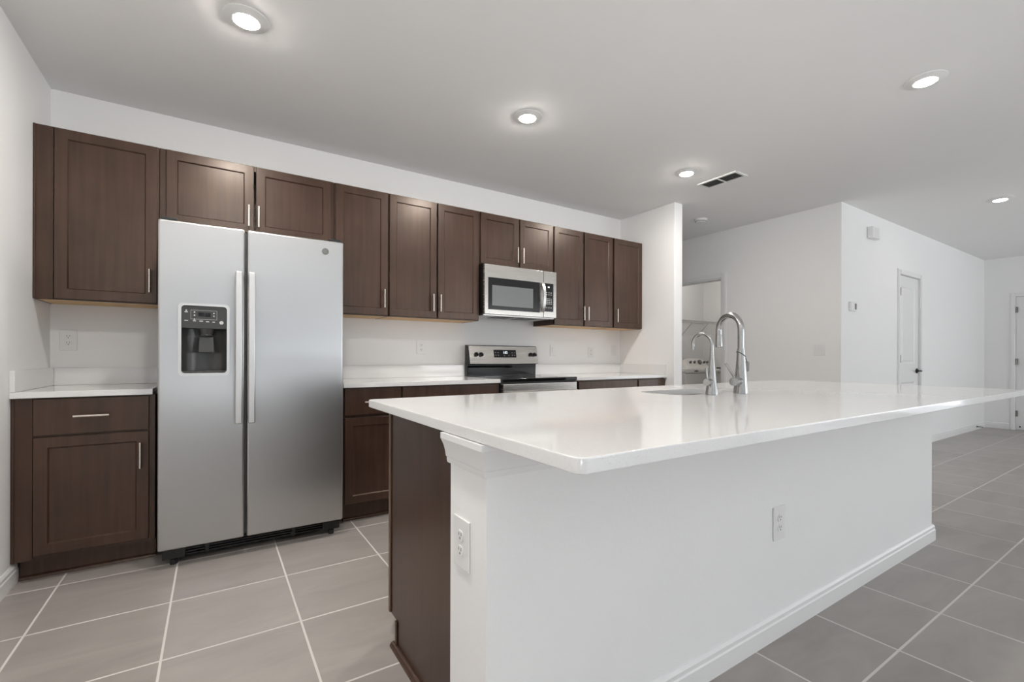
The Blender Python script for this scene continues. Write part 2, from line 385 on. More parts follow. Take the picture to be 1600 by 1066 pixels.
def casing(name, kind, a, b, top, plane, w=0.06, d=0.016):
    """door casing round an opening a..b on an X plane (faces -X) or Y plane (faces -Y)"""
    bm = bmesh.new()
    for u0, u1, z0, z1 in ((a - w, a, 0, top + w), (b, b + w, 0, top + w), (a, b, top, top + w)):
        for k, (e, dd) in enumerate(((0, d * 0.65), (0.012, d))):
            if kind == 'y': box(bm, u0 + e, u1 - e, plane - dd, plane - (0 if k == 0 else d * 0.64), z0, z1 - e, 0.002, 1)
            else: box(bm, plane - dd, plane - (0 if k == 0 else d * 0.64), u0 + e, u1 - e, z0, z1 - e, 0.002, 1)
    return struct(finish(bm, name, 'trim_paint'))
casing('trim_1', 'y', D1A, D1B, DH, YB); casing('trim_2', 'x', D2A, D2B, D2H, XE); casing('trim_3', 'x', LY0, LY1, LZ, XA)
# jamb lining of the laundry opening
bm = bmesh.new(); box(bm, XA, XA + T, LY0 + 0.0005, LY0 + 0.015, 0, LZ); box(bm, XA, XA + T, LY1 - 0.015, LY1 - 0.0005, 0, LZ); box(bm, XA, XA + T, LY0 + 0.015, LY1 - 0.015, LZ - 0.015, LZ - 0.0005)
struct(finish(bm, 'trim_4', 'trim_paint'))

def panel_face(bm, x0, x1, y, z0, z1, panels, depth=0.010, slope=0.022, thick=0.035):
    """a leaf whose front face (at y, looking -Y) carries sunk panels with a raised field"""
    box(bm, x0, x1, y + depth, y + thick, z0, z1)
    xs = sorted({x0, x1} | {v for p in panels for v in (p[0], p[1])}); zs = sorted({z0, z1} | {v for p in panels for v in (p[2], p[3])})
    for i in range(len(xs) - 1):
        for j in range(len(zs) - 1):
            a, b, c, d = xs[i], xs[i + 1], zs[j], zs[j + 1]
            if any(p[0] - 1e-6 <= a and b <= p[1] + 1e-6 and p[2] - 1e-6 <= c and d <= p[3] + 1e-6 for p in panels): continue
            box(bm, a, b, y, y + depth, c, d)
    for a, b, c, d in panels:
        o = [bm.verts.new(v) for v in ((a, y, c), (b, y, c), (b, y, d), (a, y, d))]
        s = slope; i1 = [bm.verts.new(v) for v in ((a + s, y + depth - 0.0006, c + s), (b - s, y + depth - 0.0006, c + s), (b - s, y + depth - 0.0006, d - s), (a + s, y + depth - 0.0006, d - s))]
        s2 = slope + 0.02; i2 = [bm.verts.new(v) for v in ((a + s2, y + 0.002, c + s2), (b - s2, y + 0.002, c + s2), (b - s2, y + 0.002, d - s2), (a + s2, y + 0.002, d - s2))]
        for q, w in ((o, i1), (i1, i2)):
            for k in range(4): bm.faces.new((q[k], q[(k + 1) % 4], w[(k + 1) % 4], w[k]))
        bm.faces.new(i2)
def hinge(parent, x, y, z, h=0.09):
    bm = bmesh.new(); cyl(bm, (x, y, z - h / 2), (x, y, z + h / 2), 0.008, seg=10); box(bm, x - 0.002, x + 0.016, y + 0.002, y + 0.006, z - h / 2, z + h / 2)
    return finish(bm, 'hinge', 'hinge_metal', parent)
def lever(parent, x, y, z, d=1):
    bm = bmesh.new(); cyl(bm, (x, y, z), (x, y - 0.012, z), 0.030, seg=20); cyl(bm, (x, y - 0.012, z), (x, y - 0.05, z), 0.011, seg=12)
    tube(bm, [(x, y - 0.05, z), (x + d * 0.03, y - 0.055, z), (x + d * 0.11, y - 0.052, z)], [0.010, 0.009, 0.007], 10)
    return finish(bm, 'lever_handle', 'black_metal', parent)
def leaf_door(name, width, height, rz, loc, hinges, lever_at, two=True):
    t = bpy.data.objects.new(name, None); COL.objects.link(t); t.location = loc; t.rotation_euler = (0, 0, rz); t['kind'] = 'structure'
    t.empty_display_size = 0.05
    bm = bmesh.new(); s = 0.11
    panel_face(bm, 0.003, width - 0.003, 0.012, 0.008, height - 0.004, [(s, width - s, 0.24, 0.80), (s, width - s, 1.02, height - 0.13)])
    finish(bm, 'door_leaf', 'door_paint', t, sharp=12)
    for z in hinges: hinge(t, 0.010, -0.009, z)
    if lever_at is not None: lever(t, lever_at[0], 0.012, lever_at[1], lever_at[2])
    return t
leaf_door('door_1', D1B - D1A, DH, 0, (D1A, YB, 0), (0.25, 1.08, 1.87), (D1B - D1A - 0.06, 0.93, -1))
leaf_door('door_2', D2B - D2A, D2H, -PI / 2, (XE, D2B, 0), (0.25, 1.04, 1.83), (D2B - D2A - 0.07, 0.95, -1))

# ------------------------------------------------------------------ kitchen cabinets
def shaker(bm, x0, x1, y, z0, z1, st=0.052, thick=0.02, rec=0.008, sl=0.006):
    """shaker front facing -Y, front plane y, bevelled outer edge, sunk flat panel with a chamfered inner rim"""
    e = 0.0025; yb = y + thick
    def ring(d, yy): return [bm.verts.new(v) for v in ((x0 + d, yy, z0 + d), (x1 - d, yy, z0 + d), (x1 - d, yy, z1 - d), (x0 + d, yy, z1 - d))]
    R = [ring(0, yb), ring(0, y + e), ring(e, y), ring(st, y), ring(st + sl, y + rec)]
    for a, b in zip(R, R[1:]):
        for k in range(4): bm.faces.new((a[k], a[(k + 1) % 4], b[(k + 1) % 4], b[k]))
    bm.faces.new(R[0][::-1]); bm.faces.new(R[-1])
def flat_front(bm, x0, x1, y, z0, z1, thick=0.02): box(bm, x0, x1, y, y + thick, z0, z1, 0.003, 2)
def bar_pull(parent, x, y, z, length=0.135, vertical=True):
    bm = bmesh.new(); h = length / 2; p = 0.032; r = 0.0062
    if vertical:
        cyl(bm, (x, y - p, z - h), (x, y - p, z + h), r, seg=12)
        for s in (-1, 1): cyl(bm, (x, y - 0.0004, z + s * h * 0.72), (x, y - p, z + s * h * 0.72), 0.0048, seg=10)
    else:
        cyl(bm, (x - h, y - p, z), (x + h, y - p, z), r, seg=12)
        for s in (-1, 1): cyl(bm, (x + s * h * 0.72, y - 0.0004, z), (x + s * h * 0.72, y - p, z), 0.0048, seg=10)
    return finish(bm, 'handle', 'nickel', parent)
def wall_cabinet(label, x0, x1, z0, z1, doors, handles, filler=None, hz=None):
    """doors: (x0,x1) list; handles: x list"""
    t = thing('wall_cabinet', label, 'cabinet', ((x0 + x1) / 2, 0, z0), 'dark upper cabinets along the back wall')
    g = 0.0006; yf = -0.305
    bm = bmesh.new()
    box(bm, x0 + g, x0 + 0.008, yf + 0.019, -0.001, z0, z1); box(bm, x1 - 0.008, x1 - g, yf + 0.019, -0.001, z0, z1)   # sides
    box(bm, x0 + 0.008, x1 - 0.008, yf + 0.019, -0.001, z1 - 0.016, z1)                                            # top
    finish(bm, 'carcass', 'espresso', t)
    bm = bmesh.new(); fw = 0.034
    box(bm, x0 + g, x0 + fw, yf, yf + 0.0185, z0, z1, 0.0015, 1); box(bm, x1 - fw, x1 - g, yf, yf + 0.0185, z0, z1, 0.0015, 1)
    box(bm, x0 + fw, x1 - fw, yf + 0.0002, yf + 0.0185, z1 - fw, z1 - 0.0002); box(bm, x0 + fw, x1 - fw, yf + 0.0002, yf + 0.0185, z0 + 0.0002, z0 + fw)
    finish(bm, 'face_frame', 'espresso', t)
    bm = bmesh.new(); box(bm, x0 + 0.0085, x1 - 0.0085, yf + 0.019, -0.001, z0 + 0.001, z0 + 0.013)
    finish(bm, 'bottom_panel', 'raw_maple', t)['label'] = 'light maple underside'
    if filler:
        bm = bmesh.new(); box(bm, filler[0], filler[1], yf - 0.006, yf - 0.0004, z0 + 0.001, z1 - 0.001, 0.0015, 1)
        box(bm, 0.0006, 0.010, yf - 0.012, yf - 0.0064, z0 + 0.001, z1 - 0.001, 0.002, 2)
        finish(bm, 'filler_strip', 'espresso', t)
    for (a, b), hx in zip(doors, handles):
        bm = bmesh.new(); shaker(bm, a, b, -0.3255, z0 + 0.005, z1 - 0.006)
        d = finish(bm, 'door', 'espresso', t, sharp=20)
        bar_pull(d, hx, -0.3255, hz)
    return t
ZB, ZT = 1.389, 2.314
wall_cabinet('leftmost dark upper cabinet in the corner, one wide tall door, left of the fridge', 0.001, 0.53, ZB, ZT, [(0.083, 0.521)], [0.489], (0.0006, 0.079), 1.52)
wall_cabinet('short wide dark two-door cabinet directly above the stainless fridge', 0.53, 1.51, 1.872, ZT, [(0.563, 1.0155), (1.0265, 1.487)], [0.985, 1.040], None, 1.98)
wall_cabinet('tall single-door dark upper cabinet just right of the fridge', 1.51, 1.8965, ZB, ZT, [(1.5185, 1.891)], [1.857], None, 1.517)
wall_cabinet('tall two-door dark upper cabinet just left of the microwave', 1.8965, 2.672, ZB, ZT, [(1.903, 2.283), (2.2945, 2.664)], [2.245, 2.306], None, 1.512)
wall_cabinet('short two-door dark cabinet directly above the microwave', 2.672, 3.4545, 1.872, ZT, [(2.682, 3.066), (3.078, 3.446)], [3.037, 3.097], None, 1.98)
wall_cabinet('tall two-door dark upper cabinet just right of the microwave', 3.4545, 4.2265, ZB, ZT, [(3.464, 3.82), (3.839, 4.2135)], [3.809, 3.864], None, 1.512)
wall_cabinet('narrow single-door dark upper cabinet at the far right end of the row', 4.2265, 4.6595, ZB, ZT, [(4.239, 4.652)], [4.259], None, 1.514)

ZC, ZS = 0.914, 0.884     # countertop top, underside
def base_cabinet(label, x0, x1, fronts, filler=None):
    """fronts: list of (kind, x0, x1, z0, z1, handle) ; kind drawer/door ; faces -Y at -0.63"""
    t = thing('base_cabinet', label, 'cabinet', ((x0 + x1) / 2, -0.3, 0), 'dark base cabinets along the back wall')
    yf = -0.610; zb = 0.105
    bm = bmesh.new(); box(bm, x0 + 0.0006, x1 - 0.0006, yf + 0.02, -0.001, zb, ZS - 0.001)
    finish(bm, 'carcass', 'espresso', t)
    bm = bmesh.new(); fw = 0.032
    box(bm, x0 + 0.0006, x0 + fw, yf, yf + 0.0195, zb, ZS - 0.001, 0.0015, 1); box(bm, x1 - fw, x1 - 0.0006, yf, yf + 0.0195, zb, ZS - 0.001, 0.0015, 1)
    for z in (zb, 0.675, ZS - 0.033): box(bm, x0 + fw, x1 - fw, yf + 0.0002, yf + 0.0195, z + 0.0002, z + fw - 0.001)
    finish(bm, 'face_frame', 'espresso', t)
    bm = bmesh.new(); box(bm, x0 + 0.014, x1 - 0.0006, -0.556, -0.54, 0.001, zb - 0.0005, 0.001, 1)
    finish(bm, 'toe_kick', 'espresso', t)
    bm = bmesh.new(); pr = [(0, 0.0006), (0.014, 0.0006), (0.013, 0.008), (0.009, 0.014), (0, 0.018)]
    extrude_profile(bm, pr, [(x0 + 0.014, -0.5563), (x1 - 0.0006, -0.5563)])
    finish(bm, 'shoe_moulding', 'espresso', t)
    if filler:
        bm = bmesh.new(); box(bm, filler[0], filler[1], yf - 0.008, yf - 0.0004, zb, ZS - 0.001, 0.0015, 1); box(bm, 0.0006, 0.012, yf - 0.014, yf - 0.0085, zb, ZS - 0.001, 0.002, 2)
        finish(bm, 'filler_strip', 'espresso', t)
    for kind, a, b, c, d, h in fronts:
        bm = bmesh.new()
        if kind == 'door': shaker(bm, a, b, -0.631, c, d, st=0.05)
        else: flat_front(bm, a, b, -0.631, c, d)
        o = finish(bm, kind, 'espresso', t, sharp=20)
        if h: bar_pull(o, h[0], -0.631, h[1], vertical=(kind == 'door'))
    return t
base_cabinet('dark base cabinet in the left corner, one drawer over one door, beside the fridge', 0.001, 0.54,
             [('drawer', 0.077, 0.514, 0.701, 0.877, (0.2915, 0.790)), ('door', 0.077, 0.514, 0.125, 0.692, (0.4815, 0.570))], (0.0006, 0.074))
base_cabinet('dark base cabinet right of the fridge, half hidden by the island corner', 1.502, 1.894,
             [('drawer', 1.512, 1.886, 0.703, 0.877, (1.699, 0.788)), ('door', 1.512, 1.886, 0.125, 0.685, (1.85, 0.57))])
base_cabinet('wide dark base cabinet just left of the range, only its drawer front showing', 1.894, 2.682,
             [('drawer', 1.899, 2.676, 0.703, 0.877, (2.288, 0.788)), ('door', 1.899, 2.284, 0.125, 0.685, (2.25, 0.57)), ('door', 2.291, 2.676, 0.125, 0.685, (2.325, 0.57))])
base_cabinet('wide dark base cabinet just right of the range, only a strip showing above the island', 3.458, 4.253,
             [('drawer', 3.50, 4.244, 0.703, 0.872, (3.87, 0.788)), ('door', 3.50, 3.868, 0.125, 0.685, (3.83, 0.57)), ('door', 3.876, 4.244, 0.125, 0.685, (3.91, 0.57))])
base_cabinet('narrow dark base cabinet at the far right end against the side wall', 4.253, 4.655,
             [('drawer', 4.262, 4.648, 0.703, 0.872, (4.455, 0.788)), ('door', 4.262, 4.648, 0.125, 0.685, (4.30, 0.57))])

# countertops against the wall
def wall_counter(label, x0, x1, side=None):
    t = thing('countertop', label, 'countertop', ((x0 + x1) / 2, -0.32, ZS), 'white quartz counters along the back wall')
    bm = bmesh.new(); box(bm, x0, x1, -0.645, -0.0006, ZS, ZC, 0.003, 2); finish(bm, 'slab', 'quartz', t)
    a, b = x0, x1
    if side == 'l':
        bm = bmesh.new(); box(bm, x0, x0 + 0.02, -0.645, -0.0006, ZC + 0.0003, 1.016, 0.002, 2); finish(bm, 'side_splash', 'quartz', t); a = x0 + 0.0205
    if side == 'r':
        bm = bmesh.new(); box(bm, x1 - 0.02, x1, -0.640, -0.0006, ZC + 0.0003, 1.016, 0.002, 2); finish(bm, 'side_splash', 'quartz', t); b = x1 - 0.0205
    bm = bmesh.new(); box(bm, a, b, -0.0206, -0.0006, ZC + 0.0003, 1.016, 0.002, 2); finish(bm, 'backsplash', 'quartz', t)
    return t
wall_counter('short white counter in the left corner beside the fridge', 0.0006, 0.531, 'l')
wall_counter('white counter between the fridge and the range', 1.500, 2.6845, None)
wall_counter('white counter between the range and the right side wall', 3.455, 4.6604, 'r')

# ------------------------------------------------------------------ refrigerator
def fridge():
    t = thing('refrigerator', 'stainless steel side-by-side refrigerator with a black ice and water dispenser', 'refrigerator', (1.014, -0.4, 0))
    x0, x1, xm0, xm1 = 0.563, 1.464, 0.943, 0.9545; yf, yb = -0.80, -0.735; z0, z1 = 0.095, 1.782
    finish(B(x0 + 0.006, x1 - 0.006, -0.725, -0.04, 0.09, 1.760, bev=0.006), 'cabinet', 'charcoal_plastic', t)
    finish(B(x0 + 0.012, x1 - 0.012, -0.7345, -0.7255, 0.10, 1.775), 'gasket', 'gasket', t)
    # left door with the dispenser pocket cut in
    dx0, dx1, dz0, dz1 = 0.660, 0.860, 0.998, 1.350
    bm = B(x0, xm0, yf, yb, z0, z1, bev=0.011, seg=4)
    def pr(a, b, c, d, r, ya, yb_):
        c2 = bmesh.new(); o = rounded_rect(a, b, c, d, r)
        slab(c2, o, ya, yb_); c2.transform(Matrix(((1, 0, 0, 0), (0, 0, 1, 0), (0, 1, 0, 0), (0, 0, 0, 1)))); return c2
    bm = cut(bm, [pr(dx0, dx1, dz0, dz1, 0.016, yf - 0.02, yb - 0.008)])
    dl = finish(bm, 'freezer_door', 'stainless', t, sharp=30)
    # bezel ring
    ring = pr(dx0 - 0.013, dx1 + 0.012, dz0 - 0.014, dz1 + 0.011, 0.02, yf - 0.0095, yf + 0.004)
    ring = cut(ring, [pr(dx0 + 0.0006, dx1 - 0.0006, dz0 + 0.0006, dz1 - 0.0006, 0.016, yf - 0.03, yf + 0.03)])
    bmesh.ops.recalc_face_normals(ring, faces=ring.faces)
    finish(ring, 'dispenser_bezel', 'stainless_edge', dl, sharp=30)
    # recess lining: curved back
    bm = bmesh.new(); n = 14; zt = 1.232
    prof = []
    for i in range(n + 1):
        u = i / n; x = dx0 + 0.002 + (dx1 - dx0 - 0.004) * u
        prof.append((x, yf + 0.004 + 0.050 * (math.sin(PI * u) ** 0.45)))
    A = [bm.verts.new((x, y, dz0 + 0.012)) for x, y in prof]; C = [bm.verts.new((x, y, zt)) for x, y in prof]
    for i in range(n): bm.faces.new((A[i], A[i + 1], C[i + 1], C[i]))
    bm.faces.new(C); bm.faces.new(A[::-1]); bm.faces.new((A[0], C[0], C[-1], A[-1])) if False else None
    finish(bm, 'dispenser_recess', 'charcoal_plastic', dl)
    finish(B(dx0 + 0.003, dx1 - 0.003, yf - 0.003, yf + 0.05, dz0 + 0.002, dz0 + 0.0115, bev=0.003), 'drip_tray', 'charcoal_plastic', dl)
    bm = pr(dx0 + 0.002, dx1 - 0.002, zt, dz1 - 0.002, 0.012, yf - 0.004, yf + 0.03)
    finish(bm, 'dispenser_panel', 'charcoal_plastic', dl)
    # chute and paddle
    bm = bmesh.new(); lathe(bm, (0.768, yf + 0.020, 1.232), [(0.034, 0.0), (0.027, -0.032), (0.030, -0.036)], 20); finish(bm, 'dispenser_chute', 'charcoal_plastic', dl)
    bm = bmesh.new()
    v = [bm.verts.new(p) for p in ((0.736, yf + 0.012, 1.190), (0.800, yf + 0.012, 1.190), (0.805, yf + 0.002, 1.105), (0.731, yf + 0.002, 1.105),
                                   (0.736, yf + 0.030, 1.190), (0.800, yf + 0.030, 1.190), (0.805, yf + 0.018, 1.105), (0.731, yf + 0.018, 1.105))]
    for q in ((0, 1, 2, 3), (7, 6, 5, 4), (0, 4, 5, 1), (1, 5, 6, 2), (2, 6, 7, 3), (3, 7, 4, 0)): bm.faces.new([v[i] for i in q])
    bmesh.ops.recalc_face_normals(bm, faces=bm.faces); bmesh.ops.bevel(bm, geom=list(bm.edges), offset=0.005, segments=3, profile=0.5, affect='EDGES')
    finish(bm, 'dispenser_paddle', 'charcoal_plastic', dl)
    yp = yf - 0.0046
    bm = bmesh.new(); box(bm, 0.733, 0.759, yp, yp + 0.0012, 1.295, 1.316); box(bm, 0.761, 0.786, yp, yp + 0.0012, 1.294, 1.314); finish(bm, 'display', 'display_black', dl)
    bm = bmesh.new()                                    # printed outline, key symbols and lamps
    for a, b, c, d in ((0.700, 0.815, 1.3255, 1.3265), (0.700, 0.815, 1.279, 1.280), (0.700, 0.701, 1.280, 1.3255), (0.814, 0.815, 1.280, 1.3255)): box(bm, a, b, yp + 0.0003, yp + 0.001, c, d)
    for x, z in ((0.681, 1.3235), (0.716, 1.316), (0.716, 1.300), (0.801, 1.3135), (0.801, 1.298), (0.716, 1.279)): cyl(bm, (x, yp + 0.0012, z), (x, yp, z), 0.0036, seg=10)
    for x, z, w in ((0.681, 1.316, 0.014), (0.681, 1.2715, 0.016), (0.716, 1.2705, 0.013), (0.745, 1.270, 0.016), (0.773, 1.268, 0.014), (0.800, 1.267, 0.012)): box(bm, x - w / 2, x + w / 2, yp + 0.0002, yp + 0.001, z - 0.0022, z + 0.0022)
    cyl(bm, (0.835, yp + 0.001, 1.265), (0.835, yp, 1.265), 0.0095, seg=16)
    finish(bm, 'key_symbols', 'key_print', dl)
    dr = finish(B(xm1, x1, yf, yb, z0, z1, bev=0.011, seg=4), 'fridge_door', 'stainless', t, sharp=30)
    # badge: grey disc, rim and a curled monogram
    bm = bmesh.new(); cyl(bm, (1.359, yf - 0.0002, 1.714), (1.359, yf - 0.003, 1.714), 0.0195, seg=32)
    bd = finish(bm, 'badge', 'emblem_grey', dr)
    bm = bmesh.new(); yy = yf - 0.0032
    tube(bm, [(1.359 + 0.0165 * math.cos(a), yy, 1.714 + 0.0165 * math.sin(a)) for a in [2 * PI * i / 28 for i in range(29)]], 0.0008, 6, False)
    tube(bm, [(1.356 + 0.006 * math.cos(a), yy, 1.715 + 0.006 * math.sin(a)) for a in [0.6 + 5.2 * i / 16 for i in range(17)]], 0.0008, 6)
    tube(bm, [(1.364 + 0.0045 * math.cos(a), yy, 1.7125 + (0.0075 - 0.001 * a) * math.sin(a)) for a in [0.8 + 4.6 * i / 16 for i in range(17)]], 0.0008, 6)
    # handles
    for d, a, b in ((dl, 0.8965, 0.9295), (dr, 0.9575, 0.9905)):
        bm2 = bmesh.new(); box(bm2, a, b, yf - 0.062, yf - 0.044, 0.725, 1.542, 0.006, 3)
        for z in (0.728, 1.505): box(bm2, a + 0.003, b - 0.003, yf - 0.046, yf - 0.0004, z, z + 0.034, 0.004, 2)
        finish(bm2, 'handle', 'stainless_edge', d)
    bm.free()
    # kick grille with slats, rollers and feet
    bm = bmesh.new(); box(bm, x0 + 0.02, x1 - 0.02, -0.700, -0.685, 0.022, 0.089)
    for z in (0.030, 0.044, 0.058, 0.072): box(bm, x0 + 0.04, x1 - 0.04, -0.716, -0.7005, z, z + 0.007, 0.001, 1)
    for x in (x0 + 0.03, x0 + 0.21, 1.20, x1 - 0.03): box(bm, x - 0.01, x + 0.01, -0.722, -0.7165, 0.024, 0.086, 0.002, 1)
    finish(bm, 'kick_grille', 'black_plastic', t)
    for x in (x0 + 0.065, x1 - 0.055):
        bm = bmesh.new(); box(bm, x - 0.05, x + 0.05, -0.74, -0.7235, 0.026, 0.088, 0.006, 2); cyl(bm, (x, -0.73, 0.0005), (x, -0.73, 0.0255), 0.017, seg=14)
        finish(bm, 'foot', 'black_plastic', t)
    for x in (x0 + 0.045, x1 - 0.045):
        bm = bmesh.new(); box(bm, x - 0.035, x + 0.035, -0.785, -0.66, z1 + 0.0005, z1 + 0.017, 0.006, 2); finish(bm, 'hinge_cover', 'black_plastic', t)
    return bd
bd = fridge()
# raised rim and curled strokes on the fridge badge
bm = bmesh.new(); yy = -0.8034; cxb, czb = 1.359, 1.714
def loop(cx, cz, rx, rz, a0, a1, n=18, r=0.0009): tube(bm, [(cx + rx * math.cos(a0 + (a1 - a0) * i / n), yy, cz + rz * math.sin(a0 + (a1 - a0) * i / n)) for i in range(n + 1)], r, 6)
loop(cxb, czb, 0.0165, 0.0165, 0, 2 * PI, 30); loop(cxb - 0.0045, czb, 0.0055, 0.0085, 0.6, 5.6); loop(cxb + 0.005, czb, 0.0045, 0.0085, 1.0, 5.6)
finish(bm, 'monogram', 'badge_line', bd)

# ------------------------------------------------------------------ over-the-range microwave
def microwave():
    x0, x1, z0, z1 = 2.676, 3.430, 1.444, 1.8655; yf = -0.398
    t = thing('microwave', 'stainless over-the-range microwave with black window above the stove', 'microwave', (3.05, -0.2, z0))
    finish(B(x0 + 0.004, x1 - 0.004, -0.368, -0.002, z0 + 0.008, z1 - 0.0005), 'body', 'black_plastic', t)
    xs = 3.2845
    d = finish(B(x0, xs - 0.001, yf, -0.3685, z0, z1 - 0.004, bev=0.005), 'door', 'stainless_warm', t)
    c = finish(B(xs + 0.001, x1, yf, -0.3685, z0, z1 - 0.004, bev=0.005), 'control_side', 'stainless_warm', t)
    finish(B(2.711, 3.240, yf - 0.003, yf - 0.0003, 1.484, 1.752, bev=0.001), 'window_frame', 'black_glass', d)
    finish(B(2.747, 3.165, yf - 0.0042, yf - 0.0033, 1.517, 1.688), 'window', 'window_glass', d)
    # curved handle
    bm = bmesh.new(); n = 14; P = []
    for i in range(n + 1):
        u = i / n; P.append((1.490 + 0.265 * u, yf - 0.012 - 0.030 * math.sin(PI * u) ** 0.6))
    for w0, w1, th in ((3.252, 3.2815, 0.012),):
        rings = [[bm.verts.new((x, y + dy, z)) for x, dy in ((w0, 0), (w1, 0), (w1, th), (w0, th))] for z, y in P]
        for a, b in zip(rings, rings[1:]):
            for k in range(4): bm.faces.new((a[k], a[(k + 1) % 4], b[(k + 1) % 4], b[k]))
        bm.faces.new(rings[0][::-1]); bm.faces.new(rings[-1])
    finish(bm, 'handle', 'stainless_edge', d)
    finish(B(3.2875, 3.392, yf - 0.003, yf - 0.0003, 1.498, 1.752, bev=0.001), 'control_panel', 'black_glass', c)
    yk = yf - 0.0040
    for row, z in enumerate((1.668, 1.650, 1.613, 1.598, 1.583, 1.568, 1.533)):
        cols = (3.315, 3.340, 3.365) if row in (0, 1, 6) else (3.309, 3.327, 3.345, 3.366)
        for x in cols: finish(B(x - 0.005, x + 0.005, yk, yk + 0.0008, z - 0.003, z + 0.003), 'key', 'key_print', c)
    bm = bmesh.new()
    for x in (3.337,): box(bm, x - 0.009, x + 0.009, yk, yk + 0.0008, 1.713, 1.724)
    finish(bm, 'clock_display', 'digits_lit', c)
    # underside: pale tray with dark grease filters and lamp lens
    finish(B(x0 + 0.004, x1 - 0.004, -0.366, -0.004, z0 - 0.010, z0 + 0.0075, bev=0.004), 'underside', 'stainless_edge', t)
    bm = bmesh.new()
    for a, b in ((2.84, 3.02), (3.09, 3.27)): box(bm, a, b, -0.31, -0.15, z0 - 0.014, z0 - 0.0105, 0.001, 1)
    finish(bm, 'grease_filter', 'black_plastic', t)
    bm = bmesh.new(); box(bm, 3.0, 3.11, -0.12, -0.05, z0 - 0.013, z0 - 0.0105, 0.001, 1); finish(bm, 'light_lens', 'white_plastic', t)
microwave()

